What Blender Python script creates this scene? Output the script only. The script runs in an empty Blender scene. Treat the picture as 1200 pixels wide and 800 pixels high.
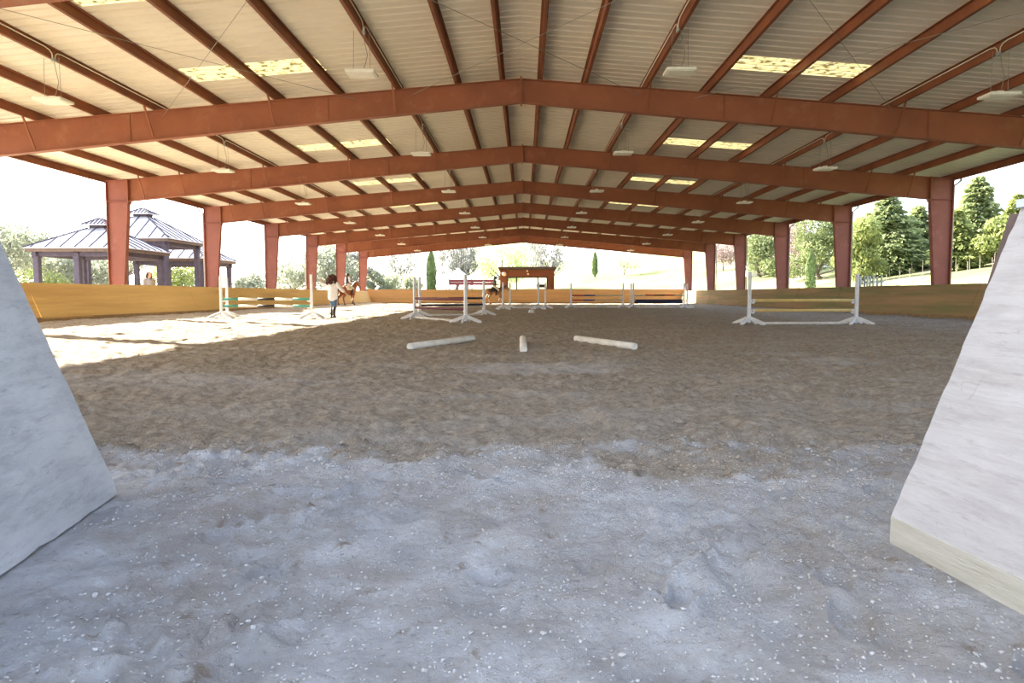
import bpy, bmesh, math, random
import numpy as np
from mathutils import Vector, Matrix
R = math.radians
random.seed(7)
S = bpy.context.scene
COL = S.collection

# ------------------------------------------------------------------ camera
CAM_H = 0.914
YAW, PITCH, F = R(1.07), R(3.9), 800.0
cd = bpy.data.cameras.new('camera'); cam = bpy.data.objects.new('camera', cd); COL.objects.link(cam)
cd.sensor_width = 36; cd.lens = 24; cd.clip_start = 0.05; cd.clip_end = 600
cam.location = (0, 0, CAM_H); cam.rotation_euler = (math.pi / 2 - PITCH, 0, YAW)
S.camera = cam
ROT = cam.rotation_euler.to_matrix()

def ray(px, py):
    return ROT @ Vector(((px - 600) / F, (400 - py) / F, -1))
def at_z(px, py, z):
    d = ray(px, py); t = (z - CAM_H) / d.z
    return Vector((d.x * t, d.y * t, z))
def at_d(px, py, D):
    d = ray(px, py); t = D / d.y
    return Vector((d.x * t, D, CAM_H + d.z * t))

# ------------------------------------------------------------------ noise
def vnoise(x, y, seed=0):
    xi = np.floor(x).astype(np.int64); yi = np.floor(y).astype(np.int64)
    xf = x - xi; yf = y - yi
    u = xf * xf * xf * (xf * (xf * 6 - 15) + 10); v = yf * yf * yf * (yf * (yf * 6 - 15) + 10)
    def h(a, b):
        n = (a * 374761393 + b * 668265263 + seed * 974634777) & 0xFFFFFFFF
        n = ((n ^ (n >> 13)) * 1274126177) & 0xFFFFFFFF
        n = n ^ (n >> 16)
        return (n & 0xFFFF) / 65535.0
    return (h(xi, yi) * (1 - u) + h(xi + 1, yi) * u) * (1 - v) + (h(xi, yi + 1) * (1 - u) + h(xi + 1, yi + 1) * u) * v
def fbm(x, y, s, oct=4, seed=0):
    t = 0; a = 0.5
    for i in range(oct):
        t = t + a * vnoise(x / s, y / s, seed + i * 17); s *= 0.5; a *= 0.5
    return t
def sstep(a, b, x):
    t = np.clip((x - a) / (b - a), 0, 1); return t * t * (3 - 2 * t)
def grey_edge(x):
    return 3.55 + 0.9 * (fbm(x, x * 0 + 3.3, 1.6, 3, 5) - 0.45)
def floor_base(x, y):
    x = np.asarray(x, float); y = np.asarray(y, float)
    z = 0.10 * sstep(12, 62, y)
    z = z + 0.09 * sstep(12.3, 14.6, np.abs(x)) * sstep(6, 10, y)
    return z
PR = random.Random(5)
PRINTS = [(PR.uniform(-2.6, 2.6), PR.uniform(1.3, 4.2), PR.uniform(0, 3), PR.uniform(.045, .065), PR.uniform(.06, .13)) for _ in range(60)]
def floor_z(x, y):
    x = np.asarray(x, float); y = np.asarray(y, float)
    z = floor_base(x, y)
    w = sstep(-0.25, 0.5, y - grey_edge(x))                     # 0 on the packed dust, 1 on the loose footing
    edge = np.exp(-((y - grey_edge(x) - 0.25) / 0.4) ** 2)
    rough = np.abs(fbm(x, y, 0.42, 4, 3) - 0.47) * 2
    rough2 = fbm(x, y, 0.13, 3, 31) - 0.45
    z = z + w * (0.10 * (fbm(x, y, 1.1, 3, 9) - 0.45) - 0.07 * rough + 0.075 * rough2 + 0.02)
    z = z + (1 - w) * (0.05 * (fbm(x, y, 0.7, 3, 12) - 0.45) + 0.04 * (fbm(x, y, 0.10, 4, 44) - 0.45) - .03 * np.abs(fbm(x, y, .33, 3, 52) - .45))
    pit = vnoise(x / 0.23 + 50, y / 0.23, 77)
    z = z - (1 - w) * 0.02 * sstep(0.78, 0.95, pit)
    z = z + edge * 0.06 * (fbm(x, y, 0.16, 3, 21) - 0.4)
    patch = sstep(.42, .62, fbm(x, y, .9, 3, 91)) + .9 * edge
    c1 = sstep(.60, .74, vnoise(x / .055 + 9, y / .055, 92)); c2 = sstep(.62, .76, vnoise(x / .027, y / .027 + 5, 93))
    z = z + np.minimum(patch, 1.2) * (.017 * c1 + .008 * c2) * (1 - .3 * w)
    for (cx, cy, ca, sx_, sy_) in PRINTS:                       # shoe and hoof prints
        m = (np.abs(x - cx) < .3) & (np.abs(y - cy) < .3)
        if not m.any(): continue
        dx, dy = x[m] - cx, y[m] - cy
        q = np.sqrt(((dx * math.cos(ca) + dy * math.sin(ca)) / sx_) ** 2 + ((dy * math.cos(ca) - dx * math.sin(ca)) / sy_) ** 2)
        z[m] = z[m] + np.where(q < 1, -.022 * (1 - q ** 4), 0) + .012 * np.exp(-((q - 1.12) / .16) ** 2)
    for x0, y0, k in ((1.386, 2.56, .13), (-1.90, 3.19, .19)):        # packed smooth along the foot of the entrance wings
        near = np.exp(-((x - x0 - (y0 - y) * k) / .10) ** 2) * sstep(-.5, .3, y) * sstep(y0 + .35, y0, y)
        z = z * (1 - near) - .012 * near
    return z
def fz(x, y):
    return float(floor_z(np.array([x]), np.array([y]))[0])

# ------------------------------------------------------------------ object helpers
def tag(o, label=None, cat=None, group=None, kind=None):
    if label: o['label'] = label
    if cat: o['category'] = cat
    if group: o['group'] = group
    if kind: o['kind'] = kind
    return o
def thing(name, label, cat, loc=(0, 0, 0), rz=0.0, group=None):
    o = bpy.data.objects.new(name, None); COL.objects.link(o)
    o.empty_display_size = 0.2
    o.location = loc; o.rotation_euler = (0, 0, rz)
    return tag(o, label, cat, group)
def link_mesh(name, me, mat=None, parent=None, smooth=False):
    o = bpy.data.objects.new(name, me); COL.objects.link(o)
    if mat is not None and not me.materials:
        me.materials.append(mat)
    if parent: o.parent = parent
    if smooth:
        me.polygons.foreach_set('use_smooth', [True] * len(me.polygons))
    return o

class MB:
    def __init__(s): s.v = []; s.f = []; s.m = []; s.cur = 0
    def add(s, vs, fs):
        b = len(s.v); s.v += [tuple(v) for v in vs]; s.f += [tuple(b + i for i in f) for f in fs]; s.m += [s.cur] * len(fs)
        return s
    def box(s, c, d, rot=None, bev=0.0):
        x, y, z = d[0] / 2, d[1] / 2, d[2] / 2
        if bev > 0:
            b = min(bev, x * .9, y * .9, z * .9); vs = []
            bm = bmesh.new(); bmesh.ops.create_cube(bm, size=1)
            for v in bm.verts: v.co = Vector((v.co.x * d[0], v.co.y * d[1], v.co.z * d[2]))
            bmesh.ops.bevel(bm, geom=bm.edges[:], offset=b, segments=2, affect='EDGES', profile=0.6)
            bm.verts.index_update()
            vs = [v.co.copy() for v in bm.verts]; fs = [[v.index for v in f.verts] for f in bm.faces]; bm.free()
        else:
            vs = [Vector(p) for p in ((-x, -y, -z), (x, -y, -z), (x, y, -z), (-x, y, -z), (-x, -y, z), (x, -y, z), (x, y, z), (-x, y, z))]
            fs = [(0, 3, 2, 1), (4, 5, 6, 7), (0, 1, 5, 4), (1, 2, 6, 5), (2, 3, 7, 6), (3, 0, 4, 7)]
        if rot is not None: vs = [rot @ v for v in vs]
        c = Vector(c)
        return s.add([v + c for v in vs], fs)
    def beam(s, p0, p1, w, h, up=(0, 0, 1), bev=0.0):
        p0 = Vector(p0); p1 = Vector(p1); d = (p1 - p0); L = d.length; d.normalize()
        u = Vector(up); sx = d.cross(u)
        if sx.length < 1e-4: sx = d.cross(Vector((0, 1, 0)))
        sx.normalize(); uz = sx.cross(d)
        M = Matrix((d, -sx, uz)).transposed()
        return s.box((p0 + p1) / 2, (L, w, h), M, bev)
    def tube(s, p0, p1, r0, r1=None, n=12, caps=True):
        return s.path([p0, p1], [r0, r0 if r1 is None else r1], n, caps)
    def path(s, pts, rad, n=10, caps=True):
        pts = [Vector(p) for p in pts]
        if not hasattr(rad, '__len__'): rad = [rad] * len(pts)
        vs = []; fs = []; ref = None
        for i, p in enumerate(pts):
            d = (pts[min(i + 1, len(pts) - 1)] - pts[max(i - 1, 0)]).normalized()
            if ref is None:
                ref = d.cross(Vector((0, 0, 1)))
                if ref.length < 0.1: ref = d.cross(Vector((0, 1, 0)))
            ref = (ref - d * ref.dot(d)).normalized(); q = d.cross(ref)
            for k in range(n):
                a = 2 * math.pi * k / n
                vs.append(p + (ref * math.cos(a) + q * math.sin(a)) * rad[i])
        for i in range(len(pts) - 1):
            for k in range(n):
                a = i * n + k; b = i * n + (k + 1) % n
                fs.append((a, b, b + n, a + n))
        if caps:
            fs.append(tuple(range(n - 1, -1, -1))); fs.append(tuple((len(pts) - 1) * n + k for k in range(n)))
        return s.add(vs, fs)
    def prism(s, poly, off):
        n = len(poly); off = Vector(off); a = [Vector(p) for p in poly]
        vs = a + [p + off for p in a]
        fs = [tuple(range(n - 1, -1, -1)), tuple(range(n, 2 * n))] + [(i, (i + 1) % n, (i + 1) % n + n, i + n) for i in range(n)]
        return s.add(vs, fs)
    def ball(s, c, r, seg=12, rings=8, sc=(1, 1, 1)):
        vs = []; fs = []; c = Vector(c)
        for i in range(rings + 1):
            t = math.pi * i / rings
            for k in range(seg):
                a = 2 * math.pi * k / seg
                vs.append(c + Vector((math.sin(t) * math.cos(a) * sc[0], math.sin(t) * math.sin(a) * sc[1], math.cos(t) * sc[2])) * r)
        for i in range(rings):
            for k in range(seg):
                a = i * seg + k; b = i * seg + (k + 1) % seg
                fs.append((a, a + seg, b + seg, b))
        return s.add(vs, fs)
    def mesh(s, name):
        me = bpy.data.meshes.new(name); me.from_pydata(s.v, [], s.f); me.update(); return me
    def build(s, name, mat, parent=None, smooth=False, weld=False):
        me = s.mesh(name)
        mats = mat if isinstance(mat, (list, tuple)) else [mat]
        for m in mats: me.materials.append(m)
        if len(mats) > 1: me.polygons.foreach_set('material_index', s.m)
        bm = bmesh.new(); bm.from_mesh(me)
        if weld: bmesh.ops.remove_doubles(bm, verts=bm.verts, dist=1e-5)
        bmesh.ops.recalc_face_normals(bm, faces=bm.faces); bm.to_mesh(me); bm.free()
        o = link_mesh(name, me, None, parent)
        if smooth:
            me.polygons.foreach_set('use_smooth', [len(p.vertices) <= 4 for p in me.polygons])
        return o

# ------------------------------------------------------------------ materials
def srgb(r, g, b):
    f = lambda c: (c / 255 / 12.92) if c / 255 <= 0.04045 else ((c / 255 + 0.055) / 1.055) ** 2.4
    return (f(r), f(g), f(b), 1)
def mat(name, c1, c2=None, scale=4.0, rough=0.8, bump=0.0, bscale=30.0, metal=0.0, stretch=(1, 1, 1), lo=0.35, hi=0.65, world=False, c3=None, c3scale=1.0, c3lo=.55, c3hi=.7, detail=6):
    m = bpy.data.materials.new(name); m.use_nodes = True
    nt = m.node_tree; N = nt.nodes; L = nt.links; b = N['Principled BSDF']
    b.inputs['Roughness'].default_value = rough; b.inputs['Metallic'].default_value = metal
    b.inputs['Specular IOR Level'].default_value = 0.3
    b.inputs['Base Color'].default_value = c1
    if c2 is None and bump == 0: return m
    if world:
        g = N.new('ShaderNodeNewGeometry'); src = g.outputs['Position']
    else:
        g = N.new('ShaderNodeTexCoord'); src = g.outputs['Object']
    mp = N.new('ShaderNodeMapping'); mp.inputs['Scale'].default_value = stretch; L.new(src, mp.inputs['Vector'])
    def nz(sc, det=detail):
        n = N.new('ShaderNodeTexNoise'); n.inputs['Scale'].default_value = sc; n.inputs['Detail'].default_value = det; n.inputs['Roughness'].default_value = 0.65
        L.new(mp.outputs['Vector'], n.inputs['Vector']); return n
    def rng(sock, a, bb):
        r = N.new('ShaderNodeMapRange'); r.inputs['From Min'].default_value = a; r.inputs['From Max'].default_value = bb; L.new(sock, r.inputs['Value']); return r.outputs['Result']
    last = None
    if c2 is not None:
        mx = N.new('ShaderNodeMix'); mx.data_type = 'RGBA'; mx.inputs['A'].default_value = c1; mx.inputs['B'].default_value = c2
        L.new(rng(nz(scale).outputs['Fac'], lo, hi), mx.inputs['Factor']); last = mx.outputs['Result']
        if c3 is not None:
            m2 = N.new('ShaderNodeMix'); m2.data_type = 'RGBA'; m2.inputs['B'].default_value = c3; L.new(last, m2.inputs['A'])
            L.new(rng(nz(c3scale).outputs['Fac'], c3lo, c3hi), m2.inputs['Factor']); last = m2.outputs['Result']
        L.new(last, b.inputs['Base Color'])
    if bump:
        bp = N.new('ShaderNodeBump'); bp.inputs['Strength'].default_value = 1.0; bp.inputs['Distance'].default_value = bump
        L.new(nz(bscale).outputs['Fac'], bp.inputs['Height']); L.new(bp.outputs['Normal'], b.inputs['Normal'])
    return m

COLM = mat('column_red_oxide', (0.285, 0.098, 0.069, 1), (0.23, 0.08, 0.058, 1), 0.9, 0.62, world=True, c3=(0.33, 0.125, 0.10, 1), c3scale=2.2)
RED = mat('steel_red_oxide', (0.30, 0.103, 0.048, 1), (0.235, 0.08, 0.04, 1), 0.9, 0.62, world=True, c3=(0.31, 0.125, 0.065, 1), c3scale=2.2)
PURL = mat('purlin_red_oxide', (0.27, 0.088, 0.036, 1), (0.18, 0.06, 0.028, 1), 1.3, 0.6, world=True)
ROOF = mat('roof_sheet_off_white', (0.76, 0.71, 0.58, 1), (0.68, 0.63, 0.51, 1), 0.35, 0.5, world=True)
WHITE = mat('white_paint', (0.82, 0.84, 0.86, 1), (0.68, 0.70, 0.72, 1), 5, 0.55)
WPOLE = mat('white_weathered_pole', (0.74, 0.74, 0.70, 1), (0.50, 0.47, 0.40, 1), 3, 0.7, lo=.4, hi=.75, stretch=(1, 1, 1))
LAMPW = mat('lamp_housing_cream', (0.80, 0.78, 0.68, 1), (0.72, 0.70, 0.6, 1), 4, 0.5)
CABLE = mat('cable_grey', (0.30, 0.27, 0.22, 1), None, rough=.6)
GALV = mat('galvanised_steel', (0.42, 0.45, 0.44, 1), (0.32, 0.34, 0.33, 1), 6, 0.5, metal=.3)
CONDUIT = mat('conduit_cream', (0.72, 0.66, 0.52, 1), None, rough=.5)

def plywood(name, c1, c2, stain, lo=.5, hi=.75, axis=(0.5, 0.12, 2.2), sscale=1.3, bump=.004):
    return mat(name, c1, c2, 2.0, 0.8, bump, 9.0, stretch=axis, world=True, c3=stain, c3scale=sscale, c3lo=lo, c3hi=hi, detail=8)
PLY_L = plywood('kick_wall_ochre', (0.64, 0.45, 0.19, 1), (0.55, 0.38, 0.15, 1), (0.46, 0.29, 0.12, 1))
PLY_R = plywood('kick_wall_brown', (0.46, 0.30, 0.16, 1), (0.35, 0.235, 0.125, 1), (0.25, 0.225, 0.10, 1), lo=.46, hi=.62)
PLY_B = plywood('kick_wall_tan', (0.50, 0.28, 0.11, 1), (0.40, 0.22, 0.085, 1), (0.30, 0.21, 0.08, 1), axis=(0.12, .5, 2.2))
BOARD = mat('base_board', (0.36, 0.24, 0.12, 1), (0.24, 0.16, 0.09, 1), 3, 0.85, world=True)

def scuffed(name, base, light, dark, sx, ang=0.5):
    m = bpy.data.materials.new(name); m.use_nodes = True
    nt = m.node_tree; N = nt.nodes; L = nt.links; b = N['Principled BSDF']; b.inputs['Roughness'].default_value = .7; b.inputs['Specular IOR Level'].default_value = .25
    tc = N.new('ShaderNodeTexCoord')
    def noise(scale, st, rot=0.0, det=8, rg=.65, dist=0.0):
        mp = N.new('ShaderNodeMapping'); mp.inputs['Scale'].default_value = st; mp.inputs['Rotation'].default_value = (rot, 0, 0); L.new(tc.outputs['Object'], mp.inputs['Vector'])
        n = N.new('ShaderNodeTexNoise'); n.inputs['Scale'].default_value = scale; n.inputs['Detail'].default_value = det; n.inputs['Roughness'].default_value = rg; n.inputs['Distortion'].default_value = dist
        L.new(mp.outputs['Vector'], n.inputs['Vector']); return n.outputs['Fac']
    def rng(s, a, bb, t0=0, t1=1):
        r = N.new('ShaderNodeMapRange'); r.inputs['From Min'].default_value = a; r.inputs['From Max'].default_value = bb; r.inputs['To Min'].default_value = t0; r.inputs['To Max'].default_value = t1; L.new(s, r.inputs['Value']); return r.outputs['Result']
    def mix(f, a, bcol):
        x = N.new('ShaderNodeMix'); x.data_type = 'RGBA'
        if isinstance(a, tuple): x.inputs['A'].default_value = a
        else: L.new(a, x.inputs['A'])
        x.inputs['B'].default_value = bcol; L.new(f, x.inputs['Factor']); return x.outputs['Result']
    c = mix(rng(noise(1.6, (1, 1, 1), 0, 6), .35, .65), base, light)
    c = mix(rng(noise(2.6, sx, ang, 10, .75, .35), .46, .70, 0, .6), c, dark)          # long grain scuffs
    c = mix(rng(noise(7.0, sx, ang, 8, .75, .2), .56, .68, 0, .6), c, dark)
    c = mix(rng(noise(5.0, sx, ang, 8, .75, .2), .58, .66, 0, .45), c, tuple(min(1, v * 1.25) for v in light[:3]) + (1,))
    c = mix(rng(noise(9, (1, 1, 1), .3, 6, .7, 1.2), .66, .74, 0, .75), c, dark)        # small chips
    c = mix(rng(noise(16, (1, 1, 1), .3, 4, .7, .8), .67, .72, 0, .6), c, tuple(v * .7 for v in dark[:3]) + (1,))
    L.new(c, b.inputs['Base Color'])
    bp = N.new('ShaderNodeBump'); bp.inputs['Distance'].default_value = .004; bp.inputs['Strength'].default_value = .8
    L.new(noise(7, sx, ang, 8, .7), bp.inputs['Height']); L.new(bp.outputs['Normal'], b.inputs['Normal'])
    return m
WING_L = scuffed('scuffed_plywood_grey', (0.46, 0.475, 0.49, 1), (0.36, 0.375, 0.39, 1), (0.20, 0.21, 0.23, 1), (1, .9, 4.5), .62)
WING_R = scuffed('scuffed_plywood_pale', (0.44, 0.435, 0.445, 1), (0.375, 0.37, 0.38, 1), (0.25, 0.235, 0.23, 1), (1, .7, 6), .16)
WING_BOARD = mat('pale_timber_board', (0.47, 0.46, 0.42, 1), (0.38, 0.37, 0.32, 1), 2.5, .8, .004, 10, stretch=(1, 1.2, 12))
WING_EDGE = mat('dark_purple_edge', (0.075, 0.055, 0.058, 1), (0.12, 0.09, 0.085, 1), 8, .8, .003, 20)
WING_CAP = mat('pale_blue_cap', (0.50, 0.57, 0.62, 1), (0.42, 0.48, 0.53, 1), 4, .6)

# sand: brown loose footing, pale grey dust towards the entrance
def sand_mat():
    m = bpy.data.materials.new('arena_sand'); m.use_nodes = True
    nt = m.node_tree; N = nt.nodes; L = nt.links; b = N['Principled BSDF']; b.inputs['Roughness'].default_value = .95; b.inputs['Specular IOR Level'].default_value = .1
    g = N.new('ShaderNodeNewGeometry'); pos = g.outputs['Position']
    at = N.new('ShaderNodeAttribute'); at.attribute_name = 'dust'
    def noise(scale, det=7, st=(1, 1, 1), rg=.65):
        mp = N.new('ShaderNodeMapping'); mp.inputs['Scale'].default_value = st; L.new(pos, mp.inputs['Vector'])
        n = N.new('ShaderNodeTexNoise'); n.inputs['Scale'].default_value = scale; n.inputs['Detail'].default_value = det; n.inputs['Roughness'].default_value = rg; L.new(mp.outputs['Vector'], n.inputs['Vector']); return n.outputs['Fac']
    def rng(s, a, bb, t0=0, t1=1):
        r = N.new('ShaderNodeMapRange'); r.inputs['From Min'].default_value = a; r.inputs['From Max'].default_value = bb; r.inputs['To Min'].default_value = t0; r.inputs['To Max'].default_value = t1; L.new(s, r.inputs['Value']); return r.outputs['Result']
    def mix(f, a, bb):
        x = N.new('ShaderNodeMix'); x.data_type = 'RGBA'
        for k, v in (('A', a), ('B', bb)):
            if isinstance(v, tuple): x.inputs[k].default_value = v
            else: L.new(v, x.inputs[k])
        L.new(f, x.inputs['Factor']); return x.outputs['Result']
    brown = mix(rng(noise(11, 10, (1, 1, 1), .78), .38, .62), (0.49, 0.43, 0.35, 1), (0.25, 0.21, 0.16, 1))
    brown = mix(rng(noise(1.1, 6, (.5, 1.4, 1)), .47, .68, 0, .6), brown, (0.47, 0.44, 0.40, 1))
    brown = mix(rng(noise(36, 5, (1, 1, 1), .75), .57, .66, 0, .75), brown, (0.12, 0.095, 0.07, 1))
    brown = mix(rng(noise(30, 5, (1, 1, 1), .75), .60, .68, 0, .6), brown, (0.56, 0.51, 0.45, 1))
    grey = mix(rng(noise(3.5, 8), .35, .65), (0.68, 0.69, 0.70, 1), (0.44, 0.44, 0.445, 1))  # crumb shading painted into the dust as a darker tone
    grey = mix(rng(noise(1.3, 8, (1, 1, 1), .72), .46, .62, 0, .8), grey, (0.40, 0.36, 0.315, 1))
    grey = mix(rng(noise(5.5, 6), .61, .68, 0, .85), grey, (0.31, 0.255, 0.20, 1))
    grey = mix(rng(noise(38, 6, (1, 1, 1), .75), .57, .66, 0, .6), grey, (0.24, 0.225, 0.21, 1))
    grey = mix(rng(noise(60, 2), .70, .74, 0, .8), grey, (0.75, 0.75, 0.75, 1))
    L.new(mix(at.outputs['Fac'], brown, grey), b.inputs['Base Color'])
    bp = N.new('ShaderNodeBump'); bp.inputs['Distance'].default_value = .045; bp.inputs['Strength'].default_value = 1.0
    L.new(noise(24, 10, (1, 1, 1), .78), bp.inputs['Height']); L.new(bp.outputs['Normal'], b.inputs['Normal'])
    return m
SAND = sand_mat()
STONE = mat('dust_clods', (0.44, 0.44, 0.44, 1), (0.31, 0.29, 0.26, 1), 5, .9, .004, 40, world=True)

def dust_at(x, y):
    e = grey_edge(x) + 1.6 * (fbm(x, y, .7, 5, 61) - .47) + .9 * (fbm(x, y, .12, 4, 63) - .47)
    w = 1 - sstep(-.22, .28, y - e)
    w = np.maximum(w, .55 * sstep(.60, .72, fbm(x, y * 2.2, 2.6, 4, 88)) * np.exp(-((y - 9.0) / 3.0) ** 2))
    return w                                              # with dry grey drifts about nine metres in
def stone_dust(m):
    nt = m.node_tree; N = nt.nodes; L = nt.links; b = N['Principled BSDF']; src = b.inputs['Base Color'].links[0].from_socket
    at = N.new('ShaderNodeAttribute'); at.attribute_name = 'dust'
    x = N.new('ShaderNodeMix'); x.data_type = 'RGBA'; x.inputs['A'].default_value = (.30, .25, .195, 1); L.new(src, x.inputs['B']); L.new(at.outputs['Fac'], x.inputs['Factor']); L.new(x.outputs['Result'], b.inputs['Base Color'])
stone_dust(STONE)
def set_dust(me, x, y):
    w = dust_at(x, y)
    a = me.attributes.new('dust', 'FLOAT', 'POINT'); a.data.foreach_set('value', w.astype(np.float32))

# ------------------------------------------------------------------ floor
def grid_mesh(name, X, Y, Z):
    nr, nc = X.shape
    me = bpy.data.meshes.new(name)
    co = np.stack([X, Y, Z], -1).reshape(-1, 3)
    i = np.arange(nr * nc).reshape(nr, nc)
    q = np.stack([i[:-1, :-1], i[:-1, 1:], i[1:, 1:], i[1:, :-1]], -1).reshape(-1, 4)
    me.vertices.add(len(co)); me.vertices.foreach_set('co', co.ravel())
    me.loops.add(q.size); me.loops.foreach_set('vertex_index', q.ravel().astype(np.int32))
    me.polygons.add(len(q)); me.polygons.foreach_set('loop_start', (np.arange(len(q)) * 4).astype(np.int32))
    me.polygons.foreach_set('loop_total', np.full(len(q), 4, np.int32)) if bpy.app.version < (4, 1, 0) else None
    me.update(calc_edges=True); me.validate()
    return me
NR, NCOL = 860, 860
ys = np.concatenate([np.linspace(-9, 0.2, 40)[:-1], 0.2 * (66 / 0.2) ** (np.linspace(0, 1, NR) ** 0.82)])
us = np.linspace(-1, 1, NCOL)
half = np.where(ys < 2.3, 20.0, np.minimum(15.2, 15.2))
half = np.where(ys < 14, np.minimum(15.2, 1.7 + np.maximum(ys, 0) * 1.08), 15.2)
Xf = us[None, :] * half[:, None]; Yf = np.repeat(ys[:, None], NCOL, 1)
Zf = floor_z(Xf, Yf)
fme = grid_mesh('floor', Xf, Yf, Zf); set_dust(fme, Xf.ravel(), Yf.ravel())
fme.polygons.foreach_set('use_smooth', [True] * len(fme.polygons))
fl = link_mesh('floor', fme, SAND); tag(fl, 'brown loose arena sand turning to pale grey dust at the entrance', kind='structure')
# the same footing in the front corners of the arena and out on the yard before it
gx, gy = np.meshgrid(np.linspace(-26, 26, 180), np.linspace(-12, 16, 120))
inside = (np.abs(gx) < (1.3 + np.maximum(gy, 0) * 1.08)) & (gy > -8.8)
gz_ = floor_z(gx, gy) - np.where(inside, .25, .01)
gz_ = np.where((np.abs(gx) > 15.2) & (gy > 1), -.3, gz_)
yme = grid_mesh('floor_yard', gx, gy, gz_); set_dust(yme, gx.ravel(), gy.ravel())
yme.polygons.foreach_set('use_smooth', [True] * len(yme.polygons))
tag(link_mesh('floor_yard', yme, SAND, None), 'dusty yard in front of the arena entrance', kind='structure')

# clods and gravel strewn over the dust
rng = np.random.default_rng(3)
ico = bmesh.new(); bmesh.ops.create_icosphere(ico, subdivisions=1, radius=1); ico.verts.index_update()
iv = np.array([v.co[:] for v in ico.verts]); iff = np.array([[v.index for v in f.verts] for f in ico.faces]); ico.free()
NS = 16000
yy = np.where(rng.random(NS) < .62, 1.3 + rng.random(NS) * 3.0, 3.0 + rng.random(NS) ** 1.5 * 5.5)
xx = (rng.random(NS) * 2 - 1) * (yy * .85 + .3)
ok = np.abs(xx) < np.where(yy < 2.6, 1.4, np.where(yy < 3.7, 1.8, 99))
xx, yy = xx[ok], yy[ok]
sz = .002 + .005 * rng.random(len(xx)) ** 12 + .0028 * rng.random(len(xx))
sz *= (1 + .9 * np.exp(-((yy - 3.9) / .6) ** 2))
zz = floor_z(xx, yy) + sz * .25
sc = sz[:, None, None] * (0.6 + .8 * rng.random((len(xx), 1, 3))) * np.array([1, 1, .65])
pv = iv[None] * sc * (0.75 + .5 * rng.random((len(xx), len(iv), 1)))
pv += np.stack([xx, yy, zz], -1)[:, None, :]
pf = iff[None] + (np.arange(len(xx)) * len(iv))[:, None, None]
me = bpy.data.meshes.new('gravel'); me.from_pydata(pv.reshape(-1, 3).tolist(), [], pf.reshape(-1, 3).tolist()); me.update()
set_dust(me, np.repeat(xx, len(iv)), np.repeat(yy, len(iv)))
tag(link_mesh('gravel', me, STONE), 'small pale clods and stones strewn over the grey dust', 'gravel', kind='stuff')

# ------------------------------------------------------------------ the building
S0, DY = 17.8, 7.78
FR = {k: S0 + DY * (k - 1) for k in range(-1, 8)}
Y0, Y1 = FR[-1] - .35, FR[7] + .35
HW = 15.95
RX = -.10                                       # the ridge line
def zs(x): return 6.60 - abs(x - RX) * .0795          # underside of the roof sheets
PUR = [.48, 1.62, 3.15, 4.70, 6.27, 7.83, 9.40, 10.95, 12.50, 14.02]
SKX0, SKX1 = 4.72, 7.81
PITCH_Y = .305
nrib = int((Y1 - Y0) / PITCH_Y)
sky_rows = {}
def rib_idx(y): return int(round((y - Y0) / PITCH_Y))
for k in range(0, 8):
    i = rib_idx(FR[k] - 1.75) - 1
    sky_rows.setdefault(k, (i, i + 3))
sky_rows['n'] = (rib_idx(FR[0] + 1.45), rib_idx(FR[0] + 1.45) + 3)
skyset = set(i for a, b in sky_rows.values() for i in range(a, b))
def rib_profile(i):
    y = Y0 + i * PITCH_Y
    return [(y, 0), (y + .225, 0), (y + .245, .04), (y + .275, .04), (y + PITCH_Y, 0)]
def strip(mb, i, xa, xb):
    pr = rib_profile(i); vs = []; fs = []
    for (y, dz) in pr: vs += [(xa, y, zs(xa) + dz), (xb, y, zs(xb) + dz)]
    for j in range(len(pr) - 1): fs.append((2 * j, 2 * j + 1, 2 * j + 3, 2 * j + 2))
    mb.add(vs, fs)
for side, nm in ((-1, 'ceiling_left'), (1, 'ceiling_right')):
    mb = MB()
    for i in range(nrib):
        if i in skyset:
            strip(mb, i, RX, side * SKX0); strip(mb, i, side * SKX1, side * HW)
        else:
            strip(mb, i, RX, side * HW)
    o = mb.build(nm, ROOF, weld=True)
    tag(o, 'cream ribbed metal roof sheeting, ' + ('left' if side < 0 else 'right') + ' slope', kind='structure')
SKY_M = bpy.data.materials.new('fibreglass_skylight'); SKY_M.use_nodes = True
nt = SKY_M.node_tree; N = nt.nodes; L = nt.links; b = N['Principled BSDF']; out = N['Material Output']
tr = N.new('ShaderNodeBsdfTranslucent'); mx = N.new('ShaderNodeMixShader'); mx.inputs[0].default_value = .45
tcn = N.new('ShaderNodeNewGeometry'); nn = N.new('ShaderNodeTexNoise'); nn.inputs['Scale'].default_value = 7; nn.inputs['Detail'].default_value = 6; L.new(tcn.outputs['Position'], nn.inputs['Vector'])
rr = N.new('ShaderNodeMapRange'); rr.inputs['From Min'].default_value = .5; rr.inputs['From Max'].default_value = .64; L.new(nn.outputs['Fac'], rr.inputs['Value'])
cm = N.new('ShaderNodeMix'); cm.data_type = 'RGBA'; cm.inputs['A'].default_value = (.36, .31, .15, 1); cm.inputs['B'].default_value = (.07, .052, .018, 1); L.new(rr.outputs[0], cm.inputs['Factor'])
L.new(cm.outputs['Result'], tr.inputs['Color']); L.new(cm.outputs['Result'], b.inputs['Base Color']); b.inputs['Roughness'].default_value = .5
L.new(b.outputs[0], mx.inputs[1]); L.new(tr.outputs[0], mx.inputs[2]); L.new(mx.outputs[0], out.inputs['Surface'])
ORD = ['nearest', 'second nearest', 'third nearest', 'fourth nearest', 'fifth nearest', 'sixth nearest', 'seventh nearest', 'farthest']
nlab = {'n': 'overhead at the top edge of the picture'}
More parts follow.
